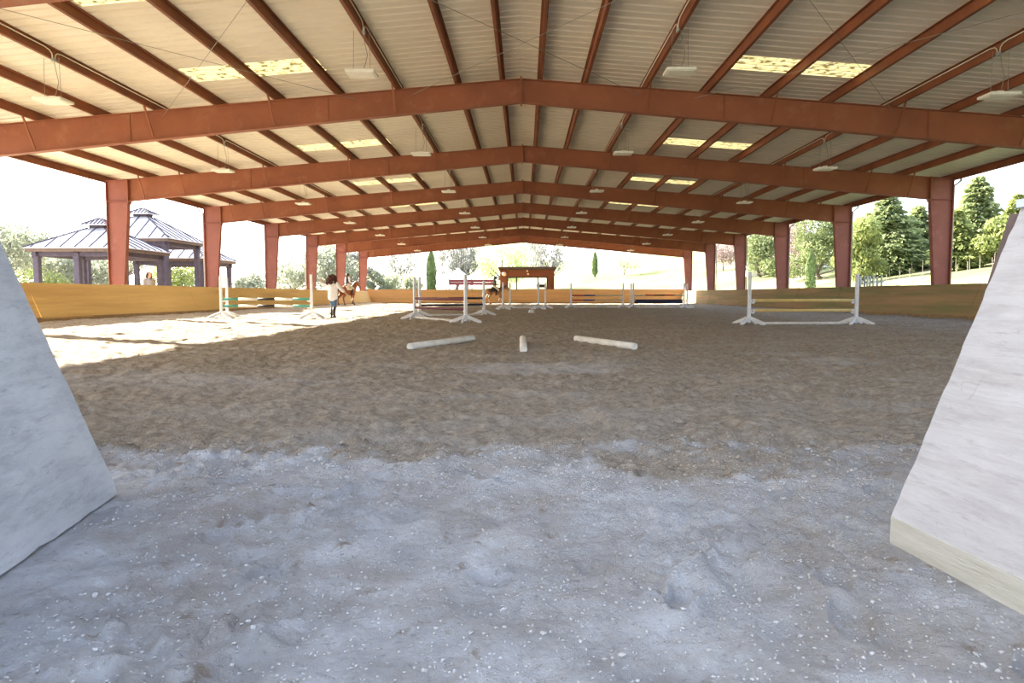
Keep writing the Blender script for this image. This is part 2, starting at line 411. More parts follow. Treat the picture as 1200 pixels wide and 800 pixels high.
for k, (a, bb) in sky_rows.items():
    for side in (-1, 1):
        mb = MB()
        for i in range(a, bb): strip(mb, i, side * SKX0, side * SKX1)
        w = 'left' if side < 0 else 'right'
        if k == 'n': lab = f'yellowish skylight strip overhead, {w} roof slope, nearest to the entrance'
        elif k == 0: lab = f'yellowish skylight strip above the entrance bay, {w} roof slope'
        else: lab = f'yellowish translucent skylight strip just before the {ORD[k-1] if k<7 else "farthest"} roof frame, {w} slope'
        tag(mb.build('skylight', SKY_M, weld=True), lab, 'skylight', 'skylight strips in the roof')

# purlins
def purlin_mesh(x, h=.2, fl=.065, top=None):
    s = 1 if x > 0 else -1; zt = (zs(x) if top is None else top) - .004
    L0, L1 = Y0 + .02, Y1 - .02; t = .012
    mb = MB()
    mb.box((0, (L0 + L1) / 2, -h / 2), (t, L1 - L0, h))
    mb.box((s * fl / 2 * -1, (L0 + L1) / 2, -t / 2), (fl, L1 - L0, t))
    mb.box((s * fl / 2, (L0 + L1) / 2, -h + t / 2), (fl, L1 - L0, t))
    mb.box((s * (fl - t / 2), (L0 + L1) / 2, -h + .012), (t * .8, L1 - L0, .024))
    return mb, (x, 0, zt)
NUM = ['first', 'second', 'third', 'fourth', 'fifth', 'sixth', 'seventh', 'eighth', 'ninth', 'tenth']
for side in (-1, 1):
    for i, x in enumerate(PUR):
        mb, loc = purlin_mesh(side * x + RX)
        o = mb.build('roof_purlin', PURL); o.location = loc
        tag(o, f'red-brown steel purlin running the roof length, {NUM[i]} {"left" if side<0 else "right"} of the ridge', 'purlin', 'roof purlins')
    mb = MB(); L0, L1 = Y0, Y1
    mb.box((0, (L0 + L1) / 2, -.12), (.014, L1 - L0, .24)); mb.box((side * -.045, (L0 + L1) / 2, -.007), (.09, L1 - L0, .014)); mb.box((side * -.045, (L0 + L1) / 2, -.233), (.09, L1 - L0, .014))
    o = mb.build('eave_strut', PURL); o.location = (side * 15.74, 0, zs(15.74) - .005)
    tag(o, f'red-brown steel eave strut along the {"left" if side<0 else "right"} roof edge', 'eave strut')
    mb = MB(); yl = Y1 - Y0
    mb.box((0, Y0 + yl / 2, 0), (.13, yl, .008)); mb.box((-.065, Y0 + yl / 2, .06), (.008, yl, .12)); mb.box((.065, Y0 + yl / 2, .06), (.008, yl, .12))
    o = mb.build('roof_gutter', GALV); o.location = (side * 16.03, 0, zs(16) - .12)
    tag(o, f'grey metal gutter along the {"left" if side<0 else "right"} eave', 'gutter')

# portal frames
def rt(x): return zs(x) - .212                     # top of rafter
KX, RB_K, RB_R = 14.82, 4.40, 5.80
def rb(x): return RB_R + (RB_K - RB_R) * abs(x - RX) / KX
def portal(k):
    y = FR[k]
    if k >= 1: lab = f'red steel roof frame with tapered columns, {ORD[k-1] if k < 7 else "the farthest"} across the arena'
    elif k == 0: lab = 'red steel roof frame above the viewer, in front of the nearest one in view'
    else: lab = 'red steel roof frame over the arena entrance'
    root = thing('portal_frame', lab, 'steel frame', (0, y, 0), 0, 'steel portal frames')
    FW = .2
    for s in (-1, 1):
        mb = MB()
        zt = rt(s * 15.62)
        ix = lambda z: 15.62 - (.46 + (z) / 4.40 * .37)
        mb.prism([(s * 15.62, -.006, -.3), (s * 15.62, -.006, zt), (s * KX, -.006, rt(s * KX)), (s * KX, -.006, RB_K), (s * ix(-.3), -.006, -.3)], (0, .012, 0))
        mb.beam((s * 15.63, 0, -.3), (s * 15.63, 0, zt), .02, FW, up=(0, 1, 0))
        mb.beam((s * ix(-.3), 0, -.3), (s * KX, 0, RB_K), .02, FW, up=(0, 1, 0))
        mb.box((s * (15.62 + KX) / 2, 0, RB_K), (15.62 - KX, FW, .016))
        mb.beam((s * 15.63, 0, zt - .005), (s * KX, 0, rt(s * KX) - .005), FW, .018)
        mb.build('column', COLM, root)
        mb = MB()
        mb.prism([(RX + s * .012, -.006, rt(RX)), (s * KX, -.006, rt(s * KX)), (s * KX, -.006, RB_K), (RX + s * .012, -.006, rb(RX))], (0, .012, 0))
        mb.beam((RX + s * .012, 0, rt(RX) - .008), (s * KX, 0, rt(s * KX) - .008), FW, .016)
        mb.beam((RX + s * .012, 0, rb(RX) + .008), (s * KX, 0, RB_K + .008), FW, .016)
        for xw in (5.05, 10.2):
            mb.box((s * xw, 0, (rt(xw) + rb(xw)) / 2), (.012, .05, rt(xw) - rb(xw) - .03))
        mb.build('rafter', RED, root)
        mb = MB(); mb.box((s * (KX - .02), 0, (rt(KX) + RB_K) / 2 - .03), (.03, .24, rt(KX) - RB_K + .10)); mb.build('knee_plate', RED, root)
        for i in (2, 4, 6, 8, 9):
            x = s * PUR[i] + RX; mb = MB()
            mb.beam((x + s * .035, -.52, zs(x) - .17), (x + s * .035, -.10, rb(x) + .05), .045, .006, up=(1, 0, 0))
            mb.beam((x + s * .055, -.52, zs(x) - .17), (x + s * .055, -.10, rb(x) + .05), .006, .045, up=(1, 0, 0))
            mb.build('flange_brace', RED, root)
    mb = MB(); mb.box((RX, 0, (rt(RX) + rb(RX)) / 2), (.045, .24, rt(RX) - rb(RX) + .09)); mb.build('ridge_plate', RED, root)
for k in range(-1, 8): portal(k)

# rake trims closing the purlin space at both gable ends
for k, (y, lab) in enumerate(((Y1, 'red-brown steel trim along the far gable'), (Y0, 'red-brown steel trim along the gable over the entrance'))):
    mb = MB()
    for s in (-1, 1): mb.prism([(RX, y, zs(RX) + .05), (s * HW, y, zs(HW) + .05), (s * HW, y, zs(HW) - .24), (RX, y, zs(RX) - .24)], (0, .03, 0))
    tag(mb.build(f'trim_{k+1}', PURL), lab, kind='structure')

# downspouts
def downspout(s, k, lab):
    mb = MB(); y = FR[k] + .16; x = s * 15.78
    mb.path([(s * 16.03, y, zs(16) - .12), (s * 16.03, y, zs(16) - .22), (x, y, zs(16) - .42), (x, y, .1)], .04, 10)
    tag(mb.build('downspout', GALV, smooth=True), lab, 'downspout', 'downspouts on the steel columns')
for k in (3, 5): downspout(-1, k, f'grey downspout behind the {ORD[k-1]} left steel column')
for k in (2, 3, 4, 5, 6): downspout(1, k, f'grey downspout behind the {ORD[k-2]} right steel column in view')

# bracing rods in the roof bay overhead
def rod(x0, x1, lab):
    ya, yb = FR[0], FR[1]
    mb = MB(); mb.tube((x0, ya, zs(x0) - .36), (x1, yb, zs(x1) - .36), .006, n=6)
    mb.tube((x0, ya, zs(x0) - .36), (x0 + (x1 - x0) * .04, ya + (yb - ya) * .04, zs(x0) - .36), .014, n=6)
    tag(mb.build('brace_rod', CABLE), lab, 'brace rod', 'cross bracing rods under the roof')
rod(-3.3, -9.35, 'thin steel brace rod in left roof slope, running outward away from viewer')
rod(-9.4, -4.3, 'thin steel brace rod in left roof slope, running inward away from viewer')
rod(-3.3, 2.9, 'thin steel brace rod under the ridge, running left to right away from viewer')
rod(3.3, -2.9, 'thin steel brace rod under the ridge, running right to left away from viewer')
rod(3.3, 9.35, 'thin steel brace rod in right roof slope, running outward away from viewer')
rod(9.4, 4.3, 'thin steel brace rod in right roof slope, running inward away from viewer')

# lamps and their conduit
LX = [-9.50, -3.25, 3.05, 9.30]; LY = [FR[0] + 3.85 + DY * j for j in range(7)]
LNAME = ['outer left', 'inner left', 'inner right', 'outer right']
def lamp(x, y, row, col):
    zp = zs(x) - .21; z = zp - .86
    far = ['nearest', 'second', 'third', 'fourth', 'fifth', 'sixth', 'farthest'][row]
    t = thing('hanging_lamp', f'cream panel lamp hanging from the roof, {far} lamp of the {LNAME[col]} line', 'lamp', (x, y, z), 0, 'hanging roof lamps')
    mb = MB(); mb.box((0, 0, .03), (.58, .44, .055), None, .012); mb.build('lamp_housing', LAMPW, t)
    mb = MB(); mb.box((0, 0, .0), (.50, .36, .014), None, .004); mb.build('diffuser', LAMPW, t)
    mb = MB(); mb.box((0, 0, .085), (.13, .11, .065), None, .01); mb.build('driver_box', LAMPW, t)
    for s in (-1, 1):
        mb = MB(); mb.tube((s * .17, 0, .055), (s * .17 * .9, 0, .87), .005, n=6); mb.build('suspension_cable', CABLE, t)
    mb = MB(); mb.path([(.03, 0, .115), (.06, .02, .2), (.11, .03, .40), (.06, .04, .62), (.02, .04, .84)], .007, 6); mb.build('power_cord', CABLE, t)
for r, y in enumerate(LY):
    for c, x in enumerate(LX): lamp(x, y, r, c)
for c, x in enumerate(LX):
    s = 1 if x > 0 else -1; xo = x - s * .05 if abs(x) > 5 else x + s * -.05
    t = thing('conduit', f'thin cream electric conduit clipped along the purlin over the {LNAME[c]} lamps', 'conduit', (0, 0, 0), 0, 'electric conduits on purlins')
    z0 = zs(x) - .06; prev = Y0 + .3
    for j, y in enumerate(LY):
        mb = MB(); e = .26
        mb.path([(xo, prev, z0), (xo, y - e, z0), (xo, y - e * .45, z0 - .02), (xo, y - e * .2, z0 - .07), (xo, y - e * .14, z0 - .15)], .012, 8); mb.build('pipe', CONDUIT, t, True)
        mb = MB(); mb.box((xo, y, z0 - .18), (.05, .10, .07), None, .008); mb.build('junction_box', GALV, t)
        mb = MB(); mb.path([(xo, y + e * .14, z0 - .15), (xo, y + e * .2, z0 - .07), (xo, y + e * .45, z0 - .02), (xo, y + e, z0), (xo, y + e + .4, z0)], .012, 8); mb.build('pipe', CONDUIT, t, True)
        prev = y + e + .4

# ------------------------------------------------------------------ kick walls (leaning plywood)
def kick_wall(name, label, p0, p1, inward, m, zt=1.29, zb=.15, lean=.45, sheet=2.44):
    p0 = Vector((p0[0], p0[1], 0)); p1 = Vector((p1[0], p1[1], 0)); d = p1 - p0; Ln = d.length; d.normalize(); n = Vector((inward[0], inward[1], 0))
    mb = MB(); cnt = max(1, round(Ln / sheet)); w = Ln / cnt
    rs = random.Random(sum(map(ord, name)))
    for i in range(cnt):
        g = .006; a = p0 + d * (i * w + g); b2 = p0 + d * ((i + 1) * w - g); j = rs.uniform(0, .018)
        o = n * j
        top = n * 0 + Vector((0, 0, zt + rs.uniform(-.012, .012))); bot = n * lean + Vector((0, 0, zb))
        th = -n * .025 + Vector((0, 0, -.008))
        A = [a + top + o, b2 + top + o, b2 + bot + o, a + bot + o]
        mb.prism(A, th)
    mb.cur = 1
    bo = n * (lean + .01)
    mb.prism([p0 + bo + Vector((0, 0, -.15)), p1 + bo + Vector((0, 0, -.15)), p1 + bo + Vector((0, 0, zb + .03)), p0 + bo + Vector((0, 0, zb + .03))], -n * .04)
    for i in range(cnt + 1):                                    # studs behind the sheets
        q = p0 + d * min(max(i * w, .06), Ln - .06)
        mb.beam(q + n * (lean - .08) + Vector((0, 0, 0)), q - n * .06 + Vector((0, 0, zt - .03)), .05, .09, up=d)
    mb.prism([p0 - n * .12 + Vector((0, 0, zt - .05)), p0 - n * .01 + Vector((0, 0, zt - .05)), p0 - n * .01 + Vector((0, 0, zt - .012)), p0 - n * .12 + Vector((0, 0, zt - .012))], d * Ln)
    o = mb.build(name, [m, BOARD]); tag(o, label, kind='structure'); return o
WX = 14.96
kick_wall('wall_left', 'leaning ochre plywood kick wall along the left side', (-WX, 3.0), (-WX, 64.6), (1, 0), PLY_L, zb=.2)
kick_wall('wall_right', 'leaning brown plywood kick wall along the right side', (WX, 3.0), (WX, 64.6), (-1, 0), PLY_R, zb=.2)
kick_wall('wall_back', 'tan plywood kick wall across the far end', (-WX, 64.9), (WX, 64.9), (0, -1), PLY_B, zt=1.44, zb=.2, lean=.38)
kick_wall('wall_front_left', 'plywood kick wall left of the entrance', (-WX, 2.95), (-2.62, 2.95), (0, 1), PLY_L)
kick_wall('wall_front_right', 'plywood kick wall right of the entrance', (2.05, 2.45), (WX, 2.45), (0, 1), PLY_R)

# ------------------------------------------------------------------ plywood wings either side of the entrance
def wing(name, label, B0, B1, lean, ztop, sheet_m, board, bh, ext):
    B0 = Vector(B0); B1 = Vector(B1); d = (B1 - B0).normalized()          # from the far lower corner towards the viewer
    out = Vector((d.y, -d.x, 0))
    if out.x * B0.x < 0: out = -out                                      # leans away from the gateway
    end = B0 + d * ext
    root = thing(name, label, 'entrance wall', B0, 0, 'plywood wings of the entrance')
    T0 = out * lean + Vector((0, 0, ztop)); th = out * .024 - Vector((0, 0, .01))
    e = d * ext; k = bh / ztop
    lo = (-out * .016 + Vector((0, 0, bh))) if board else Vector((0, 0, 0))
    rs = random.Random(4); poly = []
    n = 34                                                                # ragged worn end edge and bottom edge
    side = []
    for i in range(n + 1):
        t = i / n; p = lo.lerp(T0, t); j = rs.uniform(-.004, .004) + ((.022 if t < .04 and not board else 0) * (1 - t * 25))
        side.append(p + d * j)
    bottom = [lo + e * (i / 26) + (T0.normalized() * rs.uniform(-.006, .005)) for i in range(26, 0, -1)]
    mb = MB(); mb.prism(side + [T0 + e] + bottom, th)
    mb.build('plywood_sheet', sheet_m, root)
    if board:
        mb = MB(); a = Vector((0, 0, 0)); q = -out * .018
        mb.prism([q - Vector((0, 0, .05)), q + Vector((0, 0, bh + .004)), q + out * .045 + Vector((0, 0, bh + .004)), q + out * .045 - Vector((0, 0, .05))], e)
        mb.build('kick_board', WING_BOARD, root)
    mb = MB(); s0 = th * 1.3
    mb.prism([lo.lerp(T0, .38) + s0 + d * .004, T0 + s0 - d * .082, T0 + s0 + d * .05, lo + s0 + d * .06, lo + s0 + d * .02], out * .09)
    mb.build('edge_batten', WING_EDGE, root)
    mb = MB()
    for t in (.35, .7, .98):
        mb.prism([lo + s0 + e * t, T0 + s0 + e * t, T0 + s0 + out * .09 + e * t, out * .5 + Vector((0, 0, -.05)) + e * t, lo + s0 + e * t - Vector((0, 0, .1))], -d * .045)
    mb.build('stud', WING_EDGE, root)
    mb = MB(); mb.prism([T0 - out * .02 + Vector((0, 0, .0)), T0 - out * .02 + Vector((0, 0, .03)), T0 + out * .15 + Vector((0, 0, .03)), T0 + out * .15], e - d * -.03)
    mb.build('cap_rail', WING_CAP, root)
    return root
rB0 = at_z(1048, 632, 0); rB1 = at_z(1200, 712, 0)
wing('entrance_wing', 'pale scuffed plywood wing with timber base board, right of the entrance', rB0, rB1, .455, 1.235, WING_R, True, .086, 2.3)
lB0 = at_z(139, 577, -.0); lB1 = at_z(0, 674, -.0)
wing('entrance_wing', 'blue-grey scuffed plywood wing left of the entrance', lB0, lB1, .49, 1.27, WING_L, False, .0, 2.6)


# ------------------------------------------------------------------ jumps
def spot(px, py):
    z = 0.0
    for _ in range(12):
        p = at_z(px, py, z); z = float(floor_base(p.x, p.y))
    return Vector((p.x, p.y, z))
def standard(p, ang, label, cups, h=1.6, both=False, feet=.375, group='white jump standards'):
    """post on four sloping feet; ang = direction towards the other standard"""
    t = thing('jump_standard', label, 'jump standard', (p.x, p.y, p.z - .005), ang, group)
    mb = MB(); mb.box((0, 0, h / 2 + .03), (.09, .09, h - .06), None, .008); mb.build('post', WHITE, t)
    for q in range(4):
        a = math.pi / 4 + q * math.pi / 2; c, s_ = math.cos(a), math.sin(a); w = Vector((-s_, c, 0)) * .022
        pr = [Vector((c * r_, s_ * r_, z_)) for r_, z_ in ((.04, .15), (.04, .255), (.09, .25), (feet * 1.38, .075), (feet * 1.42, .05), (feet * 1.42, 0), (feet * 1.15, 0))]
        mb = MB(); mb.prism([v - w for v in pr], w * 2); mb.build('foot', WHITE, t)
    for z in cups:
        mb = MB(); mb.box((.055, 0, z - .01), (.012, .07, .12))
        mb.path([(.06, 0, z - .055), (.10, 0, z - .065), (.14, 0, z - .06), (.165, 0, z - .035)], [.022, .026, .026, .02], 8); mb.build('jump_cup', WHITE, t)
    return t
def pole(a, b2, label, segs, r=.046, group=None, m0=WPOLE, name='jump_pole', cat='pole'):
    """segs: list of (t0,t1,material) painted bands along the pole"""
    a = Vector(a); b2 = Vector(b2); d = b2 - a; L_ = d.length
    mats = []; mb = MB()
    for (t0, t1, m) in segs:
        if m not in mats: mats.append(m)
        mb.cur = mats.index(m)
        pts = [Vector((0, 0, L_ * t0)), Vector((0, 0, L_ * (t0 + .5 * (t1 - t0)))), Vector((0, 0, L_ * t1))]
        rr = [r, r * 1.0, r]
        if t0 == 0: pts = [Vector((0, 0, 0)), Vector((0, 0, .012))] + pts[1:]; rr = [r * .8, r] + rr[1:]
        if t1 == 1: pts = pts[:-1] + [Vector((0, 0, L_ - .012)), Vector((0, 0, L_))]; rr = rr[:-1] + [r, r * .8]
        mb.path(pts, rr, 14)
    o = mb.build(name, mats, None, True)
    o.location = a; o.rotation_mode = 'QUATERNION'; o.rotation_quaternion = Vector((0, 0, 1)).rotation_difference(d)
    return tag(o, label, cat, group)
def paint(n, c): return mat(n, c + (1,), tuple(v * .8 for v in c) + (1,), 5, .5)
GREEN = paint('green_paint', (.07, .30, .22)); BLACK = paint('black_paint', (.022, .02, .022)); MAROON = paint('maroon_paint', (.16, .035, .055)); NAVY = paint('navy_paint', (.018, .02, .05))
REDP = paint('red_paint', (.42, .04, .035)); BLUE = paint('blue_paint', (.03, .07, .28)); YELLOW = paint('yellow_paint', (.76, .57, .22)); CREAM = paint('cream_paint', (.70, .58, .34))
def jump(pa, pb, names, za, zb, segs, polelabels, ground=None, ha=1.6, hb=1.6, rr=.046, m_none=False):
    """two standards facing each other and the poles between them"""
    A = spot(*pa); B = spot(*pb); ang = math.atan2(B.y - A.y, B.x - A.x)
    standard(A, ang, names[0], za, ha); standard(B, ang + math.pi, names[1], zb, hb)
    d = (B - A).normalized()
    for i, (z0, z1) in enumerate(zip(za, zb)):
        pole(A + d * .075 + Vector((0, 0, z0 + .006)), B - d * .075 + Vector((0, 0, z1 + .006)), polelabels[i], segs[i], rr)
    if ground:
        n = Vector((-d.y, d.x, 0)) * -.12
        p0 = A + d * .30 + n; p1 = B - d * .30 + n
        p0.z = max(fz(p0.x, p0.y), A.z) + .035; p1.z = max(fz(p1.x, p1.y), B.z) + .035
        pole(p0, p1, ground, [(0, 1, WPOLE)], .045, name='ground_rail', cat='ground rail')
    return A, B
# yellow pole jump on the right
jump((877.5, 380.3), (1003, 380.3), ('white jump standard holding the left end of the two yellow poles', 'white jump standard holding the right end of the two yellow poles'),
     [.43, .735], [.43, .735], [[(0, .03, WPOLE), (.03, .97, YELLOW), (.97, 1, WPOLE)]] * 2,
     ['yellow jump pole, lower of the two, on the right-hand jump', 'yellow jump pole, upper of the two, on the right-hand jump'], 'white ground rail lying under the yellow poles', 1.60, 1.55)
# green, white and black jump on the left
gs = [(0, .18, GREEN), (.18, .40, WPOLE), (.40, .60, BLACK), (.60, .81, WPOLE), (.81, 1, GREEN)]
A, B = jump((259.5, 373), (365.5, 373), ('white jump standard, outermost at the left end of the green banded poles', 'white jump standard at the right end of the green banded poles, by the woman'),
     [.47, .73], [.47, .73], [gs, gs], ['white jump pole with green ends and black middle, lower of the two', 'white jump pole with green ends and black middle, upper of the two'], None, 1.62, 1.68)
standard(spot(266.5, 371.5), math.pi / 2, 'white jump standard just behind the outermost one at the green banded poles', [.5], 1.6)
# maroon spread jump in the middle
mp = [(0, 1, MAROON)]
jump((486, 374), (545.6, 378), ('white jump standard, front left of the maroon spread jump', 'white jump standard, front right of the maroon spread jump, largest of its four'),
     [.43, .76], [.43, .76], [mp, mp], ['maroon jump pole, lower of the front pair on the spread jump', 'maroon jump pole, upper of the front pair on the spread jump'], 'white ground rail lying under the front maroon poles', 1.56, 1.57)
jump((492, 371), (567, 369.3), ('white jump standard, back left of the maroon spread jump', 'white jump standard, back right of the maroon spread jump'),
     [.46, .74], [.46, .74], [[(0, 1, NAVY)], [(0, .25, MAROON), (.25, .42, CREAM), (.42, .72, MAROON), (.72, 1, NAVY)]],
     ['dark navy jump pole, lower of the back pair on the maroon spread jump', 'maroon and navy jump pole with a cream band, back of the spread jump'], 'white ground rail lying under the back poles of the maroon spread jump', 1.62, 1.5)
# narrow jump before the booth
jump((589.4, 362.6), (631, 362.4), ('white jump standard before the booth, outer one of the left pair', 'white jump standard before the booth, inner one of the right pair'), [.2], [.2], [[(0, 1, WPOLE)]], ['thin white pole low between the standards before the booth'], None, 1.6, 1.6, .03)
jump((597.7, 361.6), (639, 361.4), ('white jump standard before the booth, inner one of the left pair', 'white jump standard before the booth, outer one of the right pair'), [], [], [], [], 'white ground rail lying before the brown booth')
# red and blue jump
rb_ = [(0, .23, REDP), (.23, .46, BLUE), (.46, 1, CREAM)]
jump((669, 360.6), (730, 360.6), ('white jump standard at the left end of the red and blue poles', 'white jump standard at the right end of the red and blue poles'), [.50, .80], [.50, .80], [rb_, rb_],
     ['red, blue and cream jump pole, lower of two', 'red, blue and cream jump pole, upper of two'], 'white ground rail lying under the red and blue poles')
# navy panel jump
def panel_jump():
    A = spot(742, 360.8); B = spot(801.5, 360.8); d = (B - A).normalized(); ang = math.atan2(d.y, d.x)
    standard(A, ang, 'white jump standard at the left end of the navy plank, next to the blue one', [.56, .82])
    standard(B, ang + math.pi, 'white jump standard at the right end of the navy plank, nearer one', [.56, .82])
    C = spot(739.5, 360.2); standard(C, 0, 'white jump standard squeezed between the red-blue and navy jumps', [.5])
    D_ = spot(805, 360.2); standard(D_, math.pi, 'white jump standard at the right end of the navy plank, outermost one', [.5])
    M = (A + B) / 2; n = Vector((-d.y, d.x, 0))
    mb = MB(); mb.box((0, 0, 0), ((B - A).length - .17, .035, .26), None, .01)
    for s in (-1, 1): mb.box((s * ((B - A).length / 2 - .10), 0, .12), (.06, .03, .05))
    o = mb.build('jump_plank', NAVY); o.location = (M.x, M.y, M.z + .43); o.rotation_euler = (0, 0, ang); tag(o, 'dark navy jump plank hung between white standards at far right', 'plank')
    pole(A + d * .075 + Vector((0, 0, .826)), B - d * .075 + Vector((0, 0, .826)), 'red and black banded jump pole above the navy plank', [(0, .22, CREAM), (.22, .40, REDP), (.40, .62, BLACK), (.62, .82, REDP), (.82, 1, CREAM)])
    p0 = A + d * .3 - n * .12; p1 = B - d * .3 - n * .12; p0.z += .04; p1.z += .04
    pole(p0, p1, 'white ground rail lying under the navy plank', [(0, 1, WPOLE)], .045, name='ground_rail', cat='ground rail')
panel_jump()
# three poles lying on the sand
def ground_pole(pa, pb, r, lab):
    A = spot(*pa); B = spot(*pb)
    for P in (A, B): P.z = float(floor_base(P.x, P.y)) + r * .75
    # rest on the highest footing along its length
    zz_ = max(fz(*(A.lerp(B, t / 12))[:2]) for t in range(13)); A.z = max(A.z, zz_ + r * .45); B.z = max(B.z, zz_ + r * .45)
    pole(A, B, lab, [(0, 1, WPOLE)], r, 'white poles lying on the sand')
ground_pole((480, 410), (554, 399), .062, 'weathered white pole lying on the sand, slanting, left of the three')
ground_pole((613.5, 413), (612.5, 399), .062, 'weathered white pole lying on the sand, end on, middle of the three')
ground_pole((744, 409.5), (675, 399.5), .062, 'weathered white pole lying on the sand, slanting, right of the three')
# small white block on the sand before the booth
def marker():
    p = spot(622.5, 366.5); mb = MB()
    mb.prism([(-.12, -.08, 0), (.12, -.08, 0), (.09, -.08, .15), (-.09, -.08, .15)], (0, .16, 0))
    t = thing('marker_block', 'small white block on the sand before the booth jump', 'block', (p.x, p.y, fz(p.x, p.y) - .01), R(25))
    mb.build('body', WHITE, t)
    mb = MB(); mb.box((0, 0, .16), (.10, .09, .03), None, .008); mb.build('cap', WHITE, t)
marker()

# ------------------------------------------------------------------ bodies
def capsule(mb, a, b2, ra, rb2=None, seg=14):
    a = Vector(a); b2 = Vector(b2); rb2 = ra if rb2 is None else rb2
    d = b2 - a
    if d.length < 1e-5: return mb.ball(a, ra, seg, 8)
    d.normalize(); pts = []; rr = []
    for i in range(5):
        t = math.pi / 2 * i / 4; pts.append(a - d * ra * math.cos(t)); rr.append(max(ra * math.sin(t), ra * .03))
    for i in range(5):
        t = math.pi / 2 * i / 4; pts.append(b2 + d * rb2 * math.sin(t)); rr.append(max(rb2 * math.cos(t), rb2 * .03))
    return mb.path(pts, rr, seg)
def chain(mb, pts, rad):
    for i in range(len(pts) - 1): capsule(mb, pts[i], pts[i + 1], rad[i], rad[i + 1])
def fuse(name, mb, m, parent, vox=.012, smooth=4):
    """melt overlapping volumes into one continuous surface"""
    me = mb.mesh('tmp'); o = bpy.data.objects.new('tmp', me); COL.objects.link(o)
    r = o.modifiers.new('r', 'REMESH'); r.mode = 'VOXEL'; r.voxel_size = vox; r.adaptivity = 0
    s = o.modifiers.new('s', 'SMOOTH'); s.iterations = smooth; s.factor = .5
    dg = bpy.context.evaluated_depsgraph_get(); ev = o.evaluated_get(dg)
    nm = bpy.data.meshes.new_from_object(ev); nm.name = name
    bpy.data.objects.remove(o); bpy.data.meshes.remove(me)
    nm.materials.clear()
    return link_mesh(name, nm, m, parent, True)
def head(mb, c, fwd, up=(0, 0, 1), k=1.0):
    c = Vector(c); f = Vector(fwd).normalized(); u = (Vector(up) - f * Vector(up).dot(f)).normalized(); s = u.cross(f)
    P = lambda a, b2, c2: c + (f * a + s * b2 + u * c2) * k
    capsule(mb, P(-.015, 0, .035), P(.0, 0, .02), .088 * k, .085 * k)          # skull
    capsule(mb, P(.03, 0, -.02), P(.045, 0, -.085), .062 * k, .040 * k)        # face to chin
    for q in (-1, 1):
        capsule(mb, P(.02, q * .045, -.05), P(.05, q * .02, -.095), .026 * k, .022 * k)   # jaw
        capsule(mb, P(-.005, q * .083, .012), P(-.012, q * .088, -.022), .016 * k, .012 * k)   # ear
        capsule(mb, P(.083, q * .02, .028), P(.075, q * .05, .026), .013 * k, .011 * k)   # brow
        capsule(mb, P(.068, q * .034, .004), P(.07, q * .034, .004), .017 * k, .017 * k)  # eye
        capsule(mb, P(.06, q * .042, -.028), P(.062, q * .03, -.035), .02 * k, .018 * k)  # cheek
    capsule(mb, P(.088, 0, .015), P(.108, 0, -.022), .009 * k, .014 * k)       # nose
    capsule(mb, P(.088, -.018, -.055), P(.088, .018, -.055), .008 * k, .008 * k)   # lips
    capsule(mb, P(.084, -.014, -.066), P(.084, .014, -.066), .008 * k, .008 * k)
def hand(mb, w, d, pal, spread=.25, curl=.5):
    """palm and five fingers; d = direction of the hand, pal = palm normal"""
    w = Vector(w); d = Vector(d).normalized(); n = Vector(pal); n = (n - d * n.dot(d)).normalized(); s = d.cross(n)
    chain(mb, [w, w + d * .03], [.026, .028])
    for q in (-.026, -.009, .009, .026): capsule(mb, w + d * .02 + s * q * .7, w + d * .085 + s * q, .014, .011)
    for q, L_ in ((-.028, .058), (-.0095, .075), (.0095, .080), (.028, .070)):
        p0 = w + d * .085 + s * q; d1 = (d + s * q * spread * 12 + n * .25 * curl).normalized(); p1 = p0 + d1 * L_ * .5
        d2 = (d1 + n * .8 * curl).normalized(); p2 = p1 + d2 * L_ * .3; d3 = (d2 + n * .6 * curl).normalized(); p3 = p2 + d3 * L_ * .25
        chain(mb, [p0, p1, p2, p3], [.0105, .0095, .0085, .0075])
    p0 = w + d * .025 + s * .022; p1 = p0 + (d * .6 + s * .8 + n * .3).normalized() * .045; p2 = p1 + (d + s * .3 + n * .35).normalized() * .032
    chain(mb, [p0, p1, p2], [.014, .0115, .009])
SKIN = mat('skin', (.52, .30, .20, 1), (.46, .25, .17, 1), 8, .6)
SHIRT_W = mat('white_cotton', (.80, .78, .78, 1), (.72, .70, .70, 1), 6, .85, .004, 18)
DENIM = mat('blue_denim', (.055, .115, .19, 1), (.09, .16, .24, 1), 14, .85, .002, 60)
BOOT = mat('dark_leather', (.022, .016, .014, 1), (.035, .026, .022, 1), 9, .5)
HAIR = mat('auburn_hair', (.085, .022, .014, 1), (.035, .012, .01, 1), 16, .6, .01, 45)
HAIRD = mat('dark_hair', (.02, .012, .01, 1), (.04, .022, .016, 1), 16, .6, .008, 45)
VEST = mat('charcoal_vest', (.06, .06, .075, 1), (.085, .085, .10, 1), 8, .85)
BREECH = mat('cream_breeches', (.66, .60, .50, 1), (.58, .52, .43, 1), 8, .85)
TOPG = mat('olive_top', (.045, .065, .04, 1), (.07, .09, .05, 1), 8, .85)
HELM = mat('black_helmet', (.012, .012, .014, 1), None, rough=.4)
GREYT = mat('grey_shirt', (.22, .22, .26, 1), (.28, .28, .32, 1), 8, .85)

